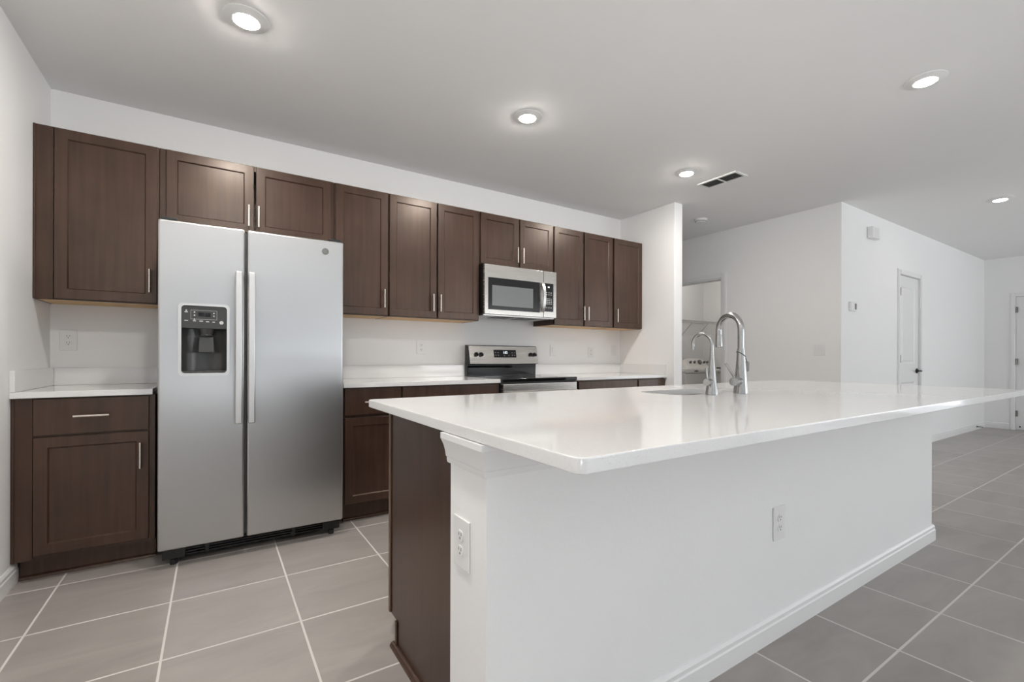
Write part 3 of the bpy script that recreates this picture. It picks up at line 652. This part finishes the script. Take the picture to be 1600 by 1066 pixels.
# ------------------------------------------------------------------ range
def stove():
    x0, x1 = 2.688, 3.449
    t = thing('range', 'stainless and black freestanding electric range below the microwave', 'stove', (3.07, -0.35, 0))
    finish(B(x0, x1, -0.630, -0.03, 0.03, 0.888), 'body', 'black_plastic', t)
    for x in (x0 + 0.05, x1 - 0.05):
        for y in (-0.58, -0.09):
            bm = bmesh.new(); cyl(bm, (x, y, 0.0005), (x, y, 0.0295), 0.016, seg=12); finish(bm, 'foot', 'black_plastic', t)
    ck = finish(B(x0 - 0.001, x1 + 0.001, -0.665, -0.03, 0.8885, 0.918, bev=0.006, seg=3), 'cooktop', 'black_glass', t)
    for x, y, r in ((2.87, -0.50, 0.10), (3.26, -0.50, 0.08), (2.87, -0.22, 0.075), (3.26, -0.22, 0.10)):
        bm = bmesh.new(); lathe(bm, (x, y, 0.9182), [(r, 0), (r + 0.003, 0), (r + 0.003, 0.0004), (r, 0.0004), (r, 0)], 40, False, False)
        finish(bm, 'burner_ring', 'gasket', ck)
    # backguard: black housing with side cheeks, slanted steel control fascia above a black glass strip
    bm = bmesh.new()
    prof = [(-0.03, 0.9185), (-0.055, 0.9185), (-0.060, 1.018), (-0.102, 1.026), (-0.068, 1.186), (-0.05, 1.194), (-0.03, 1.194)]
    A = [bm.verts.new((x0 - 0.002, y, z)) for y, z in prof]; C = [bm.verts.new((x1 - 0.006, y, z)) for y, z in prof]; n = len(prof)
    bm.faces.new(A); bm.faces.new(C[::-1])
    for i in range(n): bm.faces.new((A[i], A[(i + 1) % n], C[(i + 1) % n], C[i]))
    finish(bm, 'backguard', 'black_plastic', t, sharp=20)
    bm = bmesh.new()       # gently bowed fascia
    a0, a1 = x0 + 0.012, x1 - 0.008; n = 12; F = []
    nv = Vector((0, -(1.186 - 1.026), -(0.102 - 0.068))).normalized()
    for i in range(n + 1):
        u = i / n; x = a0 + (a1 - a0) * u; bow = 0.010 * math.sin(PI * u)
        F.append([Vector((x, -0.1035, 1.0265)) + nv * bow, Vector((x, -0.0695, 1.1865)) + nv * bow, Vector((x, -0.0675, 1.1865)), Vector((x, -0.1010, 1.0265))])
    Rg = [[bm.verts.new(p) for p in f] for f in F]
    for a, b in zip(Rg, Rg[1:]):
        for k in range(4): bm.faces.new((a[k], a[(k + 1) % 4], b[(k + 1) % 4], b[k]))
    bm.faces.new(Rg[0]); bm.faces.new(Rg[-1][::-1])
    fa = finish(bm, 'control_fascia', 'stainless_warm', t, sharp=30)
    def on_face(x, z, out):
        u = (x - a0) / (a1 - a0); k = (z - 1.0265) / 0.16
        return Vector((x, -0.1035 + 0.034 * k, z)) + nv * (0.010 * math.sin(PI * u) + out)
    for x in (2.767, 2.815, 3.360, 3.405):
        bm = bmesh.new(); cyl(bm, on_face(x, 1.112, 0.0005), on_face(x, 1.112, 0.006), 0.0195, seg=20); cyl(bm, on_face(x, 1.112, 0.006), on_face(x, 1.112, 0.024), 0.0165, 0.0145, seg=20)
        p, q = on_face(x, 1.112, 0.024), on_face(x, 1.112, 0.030); cyl(bm, p, q, 0.005, seg=8)
        k = finish(bm, 'knob', 'black_plastic', fa)
    def patch(bm, xa, xb, za, zb, out, th=0.0015, nx=8):
        rr = []
        for i in range(nx + 1):
            x = xa + (xb - xa) * i / nx
            rr.append([bm.verts.new(on_face(x, za, out)), bm.verts.new(on_face(x, zb, out)), bm.verts.new(on_face(x, zb, out - th)), bm.verts.new(on_face(x, za, out - th))])
        for a, b in zip(rr, rr[1:]):
            for k in range(4): bm.faces.new((a[k], a[(k + 1) % 4], b[(k + 1) % 4], b[k]))
        bm.faces.new(rr[0]); bm.faces.new(rr[-1][::-1])
    bm = bmesh.new(); patch(bm, 2.948, 3.190, 1.086, 1.156, 0.002); finish(bm, 'clock_panel', 'display_black', fa)
    keys = [(x, z, 0.006, 0.005) for x in (2.966, 2.992, 3.145, 3.170) for z in (1.130, 1.106)] + [(3.058, 1.1035, 0.005, 0.0045), (3.106, 1.1035, 0.005, 0.0045)]
    for x, z, hw, hh in keys:
        bm = bmesh.new(); patch(bm, x - hw, x + hw, z - hh, z + hh, 0.0032, 0.0008, 1); finish(bm, 'key', 'emblem_grey', fa)
    ctr = on_face(3.069, 1.131, 0.0030); tilt = math.atan2(0.034, 0.16)
    bm = text_bm('1:02', 0.030, 0.0004, Matrix.Translation(ctr) @ Matrix.Rotation(-tilt, 4, 'X') @ FACE); finish(bm, 'clock_digits', 'digits_lit', fa)
    bm = bmesh.new(); patch2 = [(-0.0565, 0.925), (-0.0605, 1.010)]
    A = [bm.verts.new((x, y - d, z)) for x in (x0 + 0.01, x1 - 0.02) for (y, z) in patch2 for d in (0.0005, 0.006)]
    for q in ((0, 1, 3, 2), (4, 6, 7, 5), (0, 4, 5, 1), (2, 3, 7, 6), (0, 2, 6, 4), (1, 5, 7, 3)): bm.faces.new([A[i] for i in q])
    finish(bm, 'backguard_glass', 'black_glass', t)
    # oven door with handle, drawer
    dr = finish(B(x0 + 0.004, x1 - 0.004, -0.668, -0.631, 0.235, 0.876, bev=0.006), 'oven_door', 'stainless_warm', t)
    finish(B(x0 + 0.09, x1 - 0.09, -0.6705, -0.6684, 0.36, 0.70, bev=0.001), 'oven_window', 'black_glass', dr)
    bm = bmesh.new(); cyl(bm, (x0 + 0.04, -0.715, 0.80), (x1 - 0.04, -0.715, 0.80), 0.014, seg=16)
    for x in (x0 + 0.08, x1 - 0.08): cyl(bm, (x, -0.6684, 0.80), (x, -0.715, 0.80), 0.009, seg=10)
    finish(bm, 'oven_handle', 'stainless_edge', dr)
    finish(B(x0 + 0.004, x1 - 0.004, -0.664, -0.631, 0.05, 0.228, bev=0.006), 'storage_drawer', 'stainless_warm', t)
stove()

# ------------------------------------------------------------------ island
IX0, IX1, IYF, IYB = 1.345, 4.415, -2.765, -2.565      # knee wall
PX, CYF = 1.375, -1.962                                # end panel plane, cabinet front plane
SX0, SX1, SYF, SYB = 1.322, 4.57, -3.122, -1.838       # countertop
def island():
    t = thing('kitchen_island', 'long kitchen island base with white drywall front and dark wood end panel', 'kitchen island', (2.9, -2.4, 0))
    finish(B(IX0, IX1, IYF, IYB, 0.0005, ZS - 0.001, bev=0.004), 'knee_wall', 'wall_paint', t)['label'] = 'white painted drywall front'
    CR = [(0, 0.800), (0.008, 0.800), (0.010, 0.808), (0.010, 0.815), (0.013, 0.818), (0.015, 0.832), (0.020, 0.850), (0.026, 0.862), (0.029, 0.868), (0.029, ZS - 0.001), (0, ZS - 0.001)]
    bm = bmesh.new(); extrude_profile(bm, CR, [(IX1, IYF - 0.0004), (IX0 - 0.0004, IYF - 0.0004), (IX0 - 0.0004, IYB)][::-1] if False else [(IX0 - 0.0004, IYB), (IX0 - 0.0004, IYF - 0.0004), (IX1, IYF - 0.0004)])
    for v in bm.verts: pass
    finish(bm, 'cap_moulding', 'trim_paint', t, sharp=20)
    bm = bmesh.new(); extrude_profile(bm, BASE, [(IX0 - 0.0004, IYB), (IX0 - 0.0004, IYF - 0.0004), (IX1 + 0.0004, IYF - 0.0004), (IX1 + 0.0004, IYB)])
    finish(bm, 'baseboard', 'trim_paint', t, sharp=25)
    # cabinet run behind the wall: dark end panel with toe notch
    xr = 4.395
    def side(x, th):
        b = bmesh.new(); pts = [(IYB + 0.0006, 0.0008), (CYF - 0.075, 0.0008), (CYF - 0.075, 0.105), (CYF, 0.105), (CYF, ZS - 0.001), (IYB + 0.0006, ZS - 0.001)]
        A = [b.verts.new((x, y, z)) for y, z in pts]; C = [b.verts.new((x + th, y, z)) for y, z in pts]; n = len(pts)
        b.faces.new(A); b.faces.new(C[::-1])
        for i in range(n): b.faces.new((A[i], A[(i + 1) % n], C[(i + 1) % n], C[i]))
        return b
    finish(side(PX, 0.018), 'end_panel', 'espresso', t)['label'] = 'dark stained wood end panel'
    finish(side(xr - 0.018, 0.018), 'end_panel', 'espresso', t)
    finish(B(PX + 0.0185, xr - 0.0185, IYB + 0.0006, CYF - 0.001, 0.105, 0.66), 'cabinet_box', 'espresso', t)
    finish(B(PX + 0.0185, xr - 0.0185, CYF - 0.02, CYF - 0.0005, 0.6605, ZS - 0.001), 'face_rail', 'espresso', t)
    finish(B(PX + 0.0185, xr - 0.0185, CYF - 0.09, CYF - 0.075, 0.0008, 0.1045), 'toe_kick', 'espresso', t)
    # scribe mouldings on the end panel edge, quarter round at the floor
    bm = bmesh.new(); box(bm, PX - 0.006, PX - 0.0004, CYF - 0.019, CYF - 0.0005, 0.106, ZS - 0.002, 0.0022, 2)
    finish(bm, 'edge_moulding', 'lit_edge', t)['label'] = 'pale wood edge strip coloured as if lit'
    bm = bmesh.new(); box(bm, PX - 0.006, PX - 0.0004, CYF - 0.094, CYF - 0.0755, 0.018, 0.104, 0.0022, 2)
    finish(bm, 'scribe_moulding', 'espresso', t)
    bm = bmesh.new(); QR = [(0, 0.0008), (0.018, 0.0008), (0.017, 0.008), (0.012, 0.015), (0.006, 0.0175), (0, 0.018)]
    extrude_profile(bm, QR, [(PX - 0.0004, CYF - 0.075 + 0.018), (PX - 0.0004, IYB + 0.02)])
    finish(bm, 'shoe_moulding', 'espresso', t)
    n = 5; w = (xr - PX) / n
    for i in range(n):
        a, b = PX + w * i + 0.012, PX + w * (i + 1) - 0.012
        bm = bmesh.new(); shaker(bm, a, b, 0, 0.125, 0.865, st=0.052)
        bm.transform(Matrix.Translation((0, CYF + 0.0205, 0)) @ Matrix.Translation(((a + b) / 2, 0, 0)) @ Matrix.Rotation(PI, 4, 'Z') @ Matrix.Translation((-(a + b) / 2, 0, 0)))
        d = finish(bm, 'door', 'espresso', t, sharp=20)
        hb = bmesh.new(); x = b - 0.035; y = CYF + 0.0525; cyl(hb, (x, y, 0.69), (x, y, 0.825), 0.0062, seg=12)
        for z in (0.71, 0.805): cyl(hb, (x, CYF + 0.021, z), (x, y, z), 0.0048, seg=10)
        finish(hb, 'handle', 'nickel', d)
island()
# sink opening in the slab
KX0, KX1, KY0, KY1 = 2.58, 3.12, -2.375, -2.105
bm = bmesh.new(); slab(bm, rounded_rect(SX0, SX1, SYF, SYB, 0.022, 6), ZS, ZC, 0.004)
cutter = bmesh.new(); slab(cutter, rounded_rect(KX0, KX1, KY0, KY1, 0.075, 8), ZS - 0.05, ZC + 0.05)
bm = cut(bm, [cutter])
ic = finish(bm, 'island_countertop', 'quartz', sharp=30)
ic['label'] = 'large white quartz island countertop with overhang and faucets'; ic['category'] = 'countertop'

def sink():
    t = thing('sink', 'stainless undermount sink bowl set into the island countertop', 'sink', ((KX0 + KX1) / 2, (KY0 + KY1) / 2, ZS))
    bm = bmesh.new(); rings = []
    for k, (g, z) in enumerate(((-0.02, ZS - 0.0006), (0.004, ZS - 0.0006), (0.008, ZS - 0.010), (0.014, ZS - 0.17), (0.03, ZS - 0.19), (0.06, ZS - 0.195))):
        rings.append([bm.verts.new((x, y, z)) for x, y in rounded_rect(KX0 + g, KX1 - g, KY0 + g, KY1 - g, 0.075 if g >= 0 else 0.09, 8)])
    n = len(rings[0])
    for a, b in zip(rings, rings[1:]):
        for i in range(n): bm.faces.new((a[i], a[(i + 1) % n], b[(i + 1) % n], b[i]))
    bm.faces.new(rings[-1])
    finish(bm, 'bowl', 'sink_steel', t)
    bm = bmesh.new(); lathe(bm, ((KX0 + KX1) / 2, (KY0 + KY1) / 2, ZS - 0.1945), [(0.045, 0), (0.045, 0.003), (0.030, 0.001)], 24); finish(bm, 'drain', 'faucet_steel', t)
sink()

def arc_spout(base, h0, R, reach_dir, drop, n=22, bend=-0.10):
    """points: up from base to h0, half circle of radius R towards reach_dir, then a straight drop"""
    d = Vector(reach_dir).normalized(); c = Vector(base) + Vector((0, 0, h0)) + d * R; P = []
    a_end = bend * PI
    for i in range(n + 1):
        a = PI + (a_end - PI) * i / n; P.append(c + d * (R * math.cos(a)) + Vector((0, 0, R * math.sin(a))))
    tdir = (P[-1] - P[-2]).normalized(); P.append(P[-1] + tdir * drop)
    return P
def main_faucet():
    bx, by = 2.940, -2.446
    t = thing('faucet', 'tall brushed steel gooseneck kitchen faucet with pull-down spray head', 'faucet', (bx, by, ZC + 0.0005))
    b = Vector((bx, by, ZC + 0.0005))
    bm = bmesh.new(); lathe(bm, b, [(0.0335, 0), (0.0335, 0.003), (0.031, 0.03), (0.0285, 0.07), (0.0245, 0.12), (0.0205, 0.165), (0.0185, 0.20), (0.0178, 0.215)], 32); finish(bm, 'body', 'faucet_steel', t)
    d = Vector((0.30, 0.95, 0)).normalized()
    R = 0.077; h0 = 0.307
    P = [b + Vector((0, 0, 0.2155)), b + Vector((0, 0, 0.27)), b + Vector((0, 0, h0 - 0.01))] + arc_spout(b, h0, R, d, 0.010, bend=-0.03)
    bm = bmesh.new(); tube(bm, P, 0.0150, 18); finish(bm, 'spout', 'faucet_steel', t)
    e, q = P[-1], (P[-1] - P[-2]).normalized()
    bm = bmesh.new(); tube(bm, [e + q * 0.0005, e + q * 0.004, e + q * 0.026, e + q * 0.058, e + q * 0.064], [0.0150, 0.0158, 0.0165, 0.0185, 0.0165], 20); finish(bm, 'spray_head', 'faucet_steel', t)
    k0 = b + Vector((-0.012, 0, 0.061)); hd = Vector((-0.95, -0.20, -0.02)).normalized()
    bm = bmesh.new(); cyl(bm, k0, k0 + hd * 0.034, 0.0205, seg=24); finish(bm, 'handle_collar', 'faucet_steel', t)
    bm = bmesh.new(); cyl(bm, k0 + hd * 0.0345, k0 + hd * 0.078, 0.0195, seg=24); hub = finish(bm, 'handle_hub', 'faucet_steel', t)
    p = k0 + hd * 0.062 + Vector((0, 0, 0.018)); u = Vector((-0.15, 0.50, 0.85)).normalized()
    bm = bmesh.new(); tube(bm, [p, p + u * 0.08], [0.0052, 0.0050], 12); finish(bm, 'lever', 'faucet_steel', hub)
    return b
fb = main_faucet()
def small_faucet():
    bx, by = 2.747, -2.420; b = Vector((bx, by, ZC + 0.0005))
    t = thing('filtered_water_faucet', 'small slim gooseneck drinking water faucet left of the tall faucet', 'faucet', b)
    bm = bmesh.new(); lathe(bm, b, [(0.0290, 0), (0.0290, 0.003), (0.0265, 0.02), (0.0220, 0.05), (0.0185, 0.075), (0.0165, 0.10), (0.0125, 0.145), (0.0095, 0.18), (0.0085, 0.20)], 28); finish(bm, 'body', 'faucet_steel', t)
    P = [b + Vector((0, 0, 0.2005)), b + Vector((0, 0, 0.225))] + arc_spout(b, 0.232, 0.053, (0.05, 1, 0), 0.006)
    bm = bmesh.new(); tube(bm, P, [0.0082] * (len(P) - 2) + [0.0078, 0.0080], 14); finish(bm, 'spout', 'faucet_steel', t)
    k0 = b + Vector((-0.008, 0, 0.060)); hd = Vector((-0.95, -0.20, -0.02)).normalized()
    bm = bmesh.new(); cyl(bm, k0, k0 + hd * 0.024, 0.0150, seg=22); finish(bm, 'handle_collar', 'faucet_steel', t)
    bm = bmesh.new(); cyl(bm, k0 + hd * 0.0245, k0 + hd * 0.050, 0.0155, seg=22); hub = finish(bm, 'handle_hub', 'faucet_steel', t)
    p = k0 + hd * 0.040 + Vector((0, 0, 0.0145))
    bm = bmesh.new(); tube(bm, [p, p + Vector((-0.002, 0.004, 0.05))], [0.0050, 0.0036], 10); finish(bm, 'lever', 'faucet_steel', hub)
small_faucet()
# tag hung on the faucet neck by a black cord
g = thing('faucet_tag', 'small grey tag hanging from the tall faucet on a black cord', 'tag', (fb.x, fb.y, fb.z + 0.15))
bm = bmesh.new(); rv = _r.copy(); bv = _f.copy(); P = []
for i in range(25):
    a = 2 * PI * i / 24; s = rv * math.cos(a) - bv * math.sin(a)
    P.append(fb + s * (0.0200 + 0.0005 * math.cos(a)) + Vector((0, 0, 0.188 - 0.013 * math.cos(a))))
tube(bm, P, 0.0017, 8)
e = fb + rv * 0.0205 + Vector((0, 0, 0.175)); tube(bm, [e, e + rv * 0.006 + Vector((0, 0, -0.012)), e + rv * 0.008 + Vector((0, 0, -0.024))], 0.0017, 8)
finish(bm, 'cord', 'black_plastic', g)
bm = bmesh.new(); slab(bm, rounded_rect(-0.009, 0.009, -0.050, 0, 0.0085, 6), -0.001, 0.001, 0.0004)
bm.transform(Matrix.Translation(e + rv * 0.0105 + Vector((0, 0, -0.020))) @ Matrix(((rv.x * 0.7 - bv.x * 0.7, 0, bv.x, 0), (rv.y * 0.7 - bv.y * 0.7, 0, bv.y, 0), (0, 1, 0, 0), (0, 0, 0, 1))))
finish(bm, 'tag_plate', 'tag_grey', g)

# ------------------------------------------------------------------ outlets, switches, wall devices
def plate(name, label, cat, loc, rz, kind, w=0.072, h=0.117, gang=1, group=None):
    t = thing(name, label, cat, loc, group, rz, local=True)
    finish(B(-w / 2, w / 2, -0.006, -0.0004, -h / 2, h / 2, bev=0.0025, seg=3), 'cover_plate', 'white_plastic', t)
    if kind == 'outlet':
        for zc in (0.0195, -0.0195):
            bm = bmesh.new(); slab(bm, rounded_rect(-0.0165, 0.0165, -0.014, 0.014, 0.0125, 6), 0, 0.0022, 0.0006)
            bm.transform(Matrix.Translation((0, -0.0062, zc)) @ FACE)
            r = finish(bm, 'receptacle', 'white_plastic', t)
            bm = bmesh.new(); y = -0.0088
            for x in (-0.0062, 0.0062): box(bm, x - 0.0013, x + 0.0013, y, y + 0.0004, zc + 0.0005, zc + 0.0085)
            cyl(bm, (0, y + 0.0004, zc - 0.006), (0, y, zc - 0.006), 0.0030, seg=10)
            finish(bm, 'slots', 'slot_dark', r)
    else:
        for i in range(gang):
            xc = (i - (gang - 1) / 2) * 0.046
            finish(B(xc - 0.0175, xc + 0.0175, -0.0072, -0.0062, -0.034, 0.034, bev=0.0004, seg=1), 'rocker_frame', 'trim_paint', t)
            bm = bmesh.new(); v = [bm.verts.new(p) for p in ((xc - 0.015, -0.0074, -0.031), (xc + 0.015, -0.0074, -0.031), (xc + 0.015, -0.0074, 0.031), (xc - 0.015, -0.0074, 0.031),
                                                              (xc - 0.015, -0.0088, -0.031), (xc + 0.015, -0.0088, -0.031), (xc + 0.015, -0.0120, 0.031), (xc - 0.015, -0.0120, 0.031))]
            for q in ((0, 1, 2, 3), (7, 6, 5, 4), (0, 4, 5, 1), (1, 5, 6, 2), (2, 6, 7, 3), (3, 7, 4, 0)): bm.faces.new([v[j] for j in q])
            finish(bm, 'rocker', 'white_plastic', t)
    return t
GO = 'white outlets and switches on the kitchen back wall'
plate('wall_outlet', 'white duplex outlet on the wall left of the fridge, above the corner counter', 'outlet', (0.079, 0, 1.180), 0, 'outlet', 0.078, 0.122, group=GO)
plate('wall_outlet', 'white duplex outlet on the back wall between the fridge and the range', 'outlet', (2.283, 0, 1.167), 0, 'outlet', 0.082, 0.117, group=GO)
plate('wall_switch', 'white rocker switch on the back wall just right of the range', 'switch', (3.699, 0, 1.157), 0, 'switch', group=GO)
plate('wall_outlet', 'white duplex outlet on the back wall under the right upper cabinets', 'outlet', (4.215, 0, 1.141), 0, 'outlet', 0.080, 0.112, group=GO)
plate('wall_switch', 'white rocker switch on the back wall beside the right corner', 'switch', (4.562, 0, 1.163), 0, 'switch', group=GO)
plate('wall_outlet', 'white duplex outlet on the narrow left end of the island', 'outlet', (IX0, -2.642, 0.604), -PI / 2, 'outlet', 0.086, 0.130, group='outlets on the island')
plate('wall_outlet', 'white duplex outlet low on the long white island front', 'outlet', (2.664, IYF, 0.440), 0, 'outlet', 0.086, 0.130, group='outlets on the island')
plate('wall_switch', 'white double rocker switch on the hall wall behind the island', 'switch', (XA, -1.448, 1.171), -PI / 2, 'switch', 0.118, 0.117, 2)

t = thing('thermostat', 'white thermostat with small grey screen beside the wall corner', 'thermostat', (6.270, YB, 1.613), None, 0, True)
finish(B(-0.062, 0.062, -0.026, -0.0004, -0.048, 0.048, bev=0.005, seg=3), 'housing', 'white_plastic', t)
finish(B(0.012, 0.052, -0.0272, -0.0262, -0.030, 0.030), 'screen', 'grey_knob', t)
t = thing('door_chime', 'white door chime box high on the passage wall', 'door chime', (6.74, YB, 2.425), None, 0, True)
finish(B(-0.095, 0.095, -0.055, -0.0004, -0.062, 0.062, bev=0.008, seg=3), 'housing', 'white_plastic', t)
bm = bmesh.new()
for i in range(5): box(bm, -0.06 + 0.026 * i, -0.044 + 0.026 * i, -0.0565, -0.0552, -0.045, 0.045, 0.0004, 1)
finish(bm, 'grille', 'trim_paint', t)
t = thing('smoke_detector', 'round white smoke detector on the ceiling of the hall', 'smoke detector', (5.40, -0.511, H), None, 0, True)
bm = bmesh.new(); lathe(bm, (0, 0, 0), [(0.068, -0.0004), (0.068, -0.012), (0.058, -0.020), (0.052, -0.034), (0.020, -0.038)], 32); finish(bm, 'housing', 'white_plastic', t)
bm = bmesh.new(); lathe(bm, (0, 0, 0), [(0.0592, -0.0222), (0.0592, -0.027), (0.0555, -0.029)], 32, False, False); finish(bm, 'sensor_slots', 'vent_slat', t)

# ceiling air vent
t = thing('ceiling_vent', 'white ceiling air vent with two dark louvred halves', 'vent', (4.525, -1.325, H), None, 0, True)
bm = bmesh.new(); hx, hy = 0.088, 0.185
for a, b, c, d in ((-hx, -hx + 0.022, -hy, hy), (hx - 0.022, hx, -hy, hy), (-hx + 0.022, hx - 0.022, -hy, -hy + 0.022), (-hx + 0.022, hx - 0.022, hy - 0.022, hy), (-hx + 0.022, hx - 0.022, -0.006, 0.006)):
    box(bm, a, b, c, d, -0.010, -0.0004, 0.002, 1)
finish(bm, 'frame', 'lamp_trim', t)
finish(B(-hx + 0.022, hx - 0.022, -hy + 0.022, hy - 0.022, -0.0012, -0.0004), 'duct_opening', 'vent_dark', t)
for s in (-1, 1):
    bm = bmesh.new()
    for i in range(5):
        x = -0.048 + 0.024 * i; y0, y1 = (0.007, hy - 0.0225) if s > 0 else (-hy + 0.0225, -0.007)
        v = [bm.verts.new(p) for p in ((x - 0.008, y0, -0.009), (x + 0.006, y0, -0.002), (x + 0.0072, y0, -0.0028), (x - 0.0068, y0, -0.0098), (x - 0.008, y1, -0.009), (x + 0.006, y1, -0.002), (x + 0.0072, y1, -0.0028), (x - 0.0068, y1, -0.0098))]
        for q in ((0, 1, 2, 3), (7, 6, 5, 4), (0, 4, 5, 1), (1, 5, 6, 2), (2, 6, 7, 3), (3, 7, 4, 0)): bm.faces.new([v[j] for j in q])
    finish(bm, 'louvres', 'vent_slat', t)

# recessed-look disc lights
def disc_light(label, x, y, lens, group='round ceiling lights'):
    t = thing('ceiling_light', label, 'ceiling light', (x, y, H), group, 0, True)
    bm = bmesh.new(); lathe(bm, (0, 0, 0), [(0.095, -0.0004), (0.0945, -0.003), (0.090, -0.0050), (0.074, -0.0080), (0.060, -0.0125), (0.0555, -0.0136), (0.0515, -0.0130), (0.0505, -0.0110)], 48, True, True)
    finish(bm, 'trim_ring', 'lamp_trim', t)
    bm = bmesh.new(); lathe(bm, (0, 0, 0), [(0.0500, -0.0112), (0.0495, -0.0140), (0.047, -0.0162), (0.035, -0.0190), (0.018, -0.0205), (0.004, -0.0210)], 40); finish(bm, 'lens', 'lens_' + lens, t)
disc_light('round ceiling light nearest the left wall, above the fridge side', 0.923, -1.262, 'row')
disc_light('round ceiling light in the middle of the ceiling, above the range side', 2.503, -1.262, 'row')
disc_light('round ceiling light beside the ceiling air vent', 4.134, -1.258, 'row')
disc_light('round ceiling light at the upper right, above the far end of the island', 4.138, -2.805, 'isl')
disc_light('added round ceiling light, out of view above the left end of the island', 0.923, -2.80, 'left')  # extra lamp added to brighten the kitchen side, never in view
disc_light('small far round ceiling light over the entry passage', 7.236, -2.526, 'far')
disc_light('round ceiling light inside the laundry room', 6.80, 0.35, 'laundry', None)

# door stops
def door_stop(label, loc, rz):
    t = thing('door_stop', label, 'door stop', loc, None, rz, True)
    bm = bmesh.new(); cyl(bm, (0, -0.0004, 0), (0, -0.005, 0), 0.012, seg=12); tube(bm, [(0, -0.005, 0), (0, -0.03, 0), (0, -0.075, 0)], [0.006, 0.005, 0.005], 10); finish(bm, 'rod', 'black_metal', t)
    bm = bmesh.new(); cyl(bm, (0, -0.0752, 0), (0, -0.088, 0), 0.0075, seg=10); finish(bm, 'tip', 'white_plastic', t)
door_stop('black door stop on the baseboard of the passage wall', (10.60, YB - 0.0145, 0.045), 0)
door_stop('black door stop low on the front door', (XE + 0.012, -2.03, 0.050), -PI / 2)

# ------------------------------------------------------------------ laundry room
def laundry_machine(name, label, cat, x0, grip):
    x1 = x0 + 0.682; y0, y1 = 0.25, 0.93
    t = thing(name, label, cat, ((x0 + x1) / 2, 0.59, 0), 'white washer and dryer pair')
    finish(B(x0 + 0.006, x1 - 0.006, y0 + 0.012, y1, 0.02, 0.872, bev=0.012, seg=3), 'cabinet', 'white_enamel', t)
    for x in (x0 + 0.06, x1 - 0.06):
        for y in (y0 + 0.07, y1 - 0.06):
            bm = bmesh.new(); cyl(bm, (x, y, 0.0005), (x, y, 0.0195), 0.02, seg=12); finish(bm, 'foot', 'black_plastic', t)
    finish(B(x0, x1, y0, y1, 0.8725, 0.915, bev=0.012, seg=3), 'top_deck', 'white_enamel', t)
    ld = finish(B(x0 + 0.05, x1 - 0.05, y0 + 0.012, y1 - 0.18, 0.9155, 0.927, bev=0.006, seg=3), 'lid', 'white_enamel', t)
    bm = bmesh.new(); slab(bm, [(0.05 * math.cos(2 * PI * i / 24), 0.012 * math.sin(2 * PI * i / 24)) for i in range(24)], 0, 0.002)
    bm.transform(Matrix.Translation((grip, y0 - 0.0022, 0.902)) @ FACE.inverted()); finish(bm, 'lid_grip', 'slot_dark', t)
    # console: slanted face with rounded ends
    bm = bmesh.new(); n = 16; R = []
    for i in range(n + 1):
        u = i / n; x = x0 + 0.012 + (x1 - x0 - 0.024) * u; hh = 0.148 * (1 - abs(2 * u - 1) ** 5) + 0.012; ya = y1 - 0.17
        R.append([bm.verts.new(p) for p in ((x, ya, 0.9155), (x, ya + 0.03, 0.9155 + hh * 0.25), (x, y1 - 0.07, 0.9155 + hh * 0.94), (x, y1 - 0.04, 0.9155 + hh), (x, y1 - 0.005, 0.9155 + hh * 0.9), (x, y1 - 0.005, 0.9155))])
    for a, b in zip(R, R[1:]):
        for k in range(6): bm.faces.new((a[k], a[(k + 1) % 6], b[(k + 1) % 6], b[k]))
    bm.faces.new(R[0]); bm.faces.new(R[-1][::-1])
    co = finish(bm, 'console', 'white_enamel', t, sharp=45)
    nn = Vector((0, -0.78, 0.62)).normalized()
    for x, r in ((x0 + 0.17, 0.020), (x0 + 0.27, 0.020), (x0 + 0.40, 0.040), (x0 + 0.52, 0.018), (x0 + 0.60, 0.018)):
        p = Vector((x, y1 - 0.108, 0.9155 + 0.095)); bm = bmesh.new(); cyl(bm, p - nn * 0.006, p + nn * 0.028, r, r * 0.85, seg=18); finish(bm, 'dial', 'grey_knob', co)
laundry_machine('washing_machine', 'white laundry machine nearest the laundry doorway, dark grip on its front edge', 'washing machine', 6.175, 6.40)
laundry_machine('clothes_dryer', 'white laundry machine with grey dials on its console, behind the small faucet', 'dryer', 6.885, 7.22)
cp = finish(B(7.00, 7.075, 0.30, 0.34, 0.9275, 0.945, bev=0.005, seg=2), 'cap', 'black_plastic'); cp['label'] = 'small black piece lying on a white laundry machine'; cp['category'] = 'cap'
t = thing('wire_shelf', 'white wire shelf on the laundry wall above the machines', 'shelf', (6.9, 0.85, 1.655))
bm = bmesh.new(); zs = 1.655
for y in (0.72, 0.82, 0.92, 1.01): cyl(bm, (6.165, y, zs), (7.675, y, zs), 0.004, seg=8)
cyl(bm, (6.165, 0.715, zs - 0.028), (7.675, 0.715, zs - 0.028), 0.005, seg=8)
for i in range(59):
    x = 6.18 + 0.0253 * i; cyl(bm, (x, 0.717, zs + 0.005), (x, 1.012, zs + 0.005), 0.0022, seg=6); cyl(bm, (x, 0.717, zs + 0.005), (x, 0.715, zs - 0.028), 0.0022, seg=6)
finish(bm, 'wire_deck', 'wire_white', t)
for x in (6.55, 7.0, 7.4):
    bm = bmesh.new(); tube(bm, [(x, 0.73, zs - 0.010), (x, 1.014, zs - 0.29)], 0.006, 8); finish(bm, 'shelf_brace', 'wire_white', t)
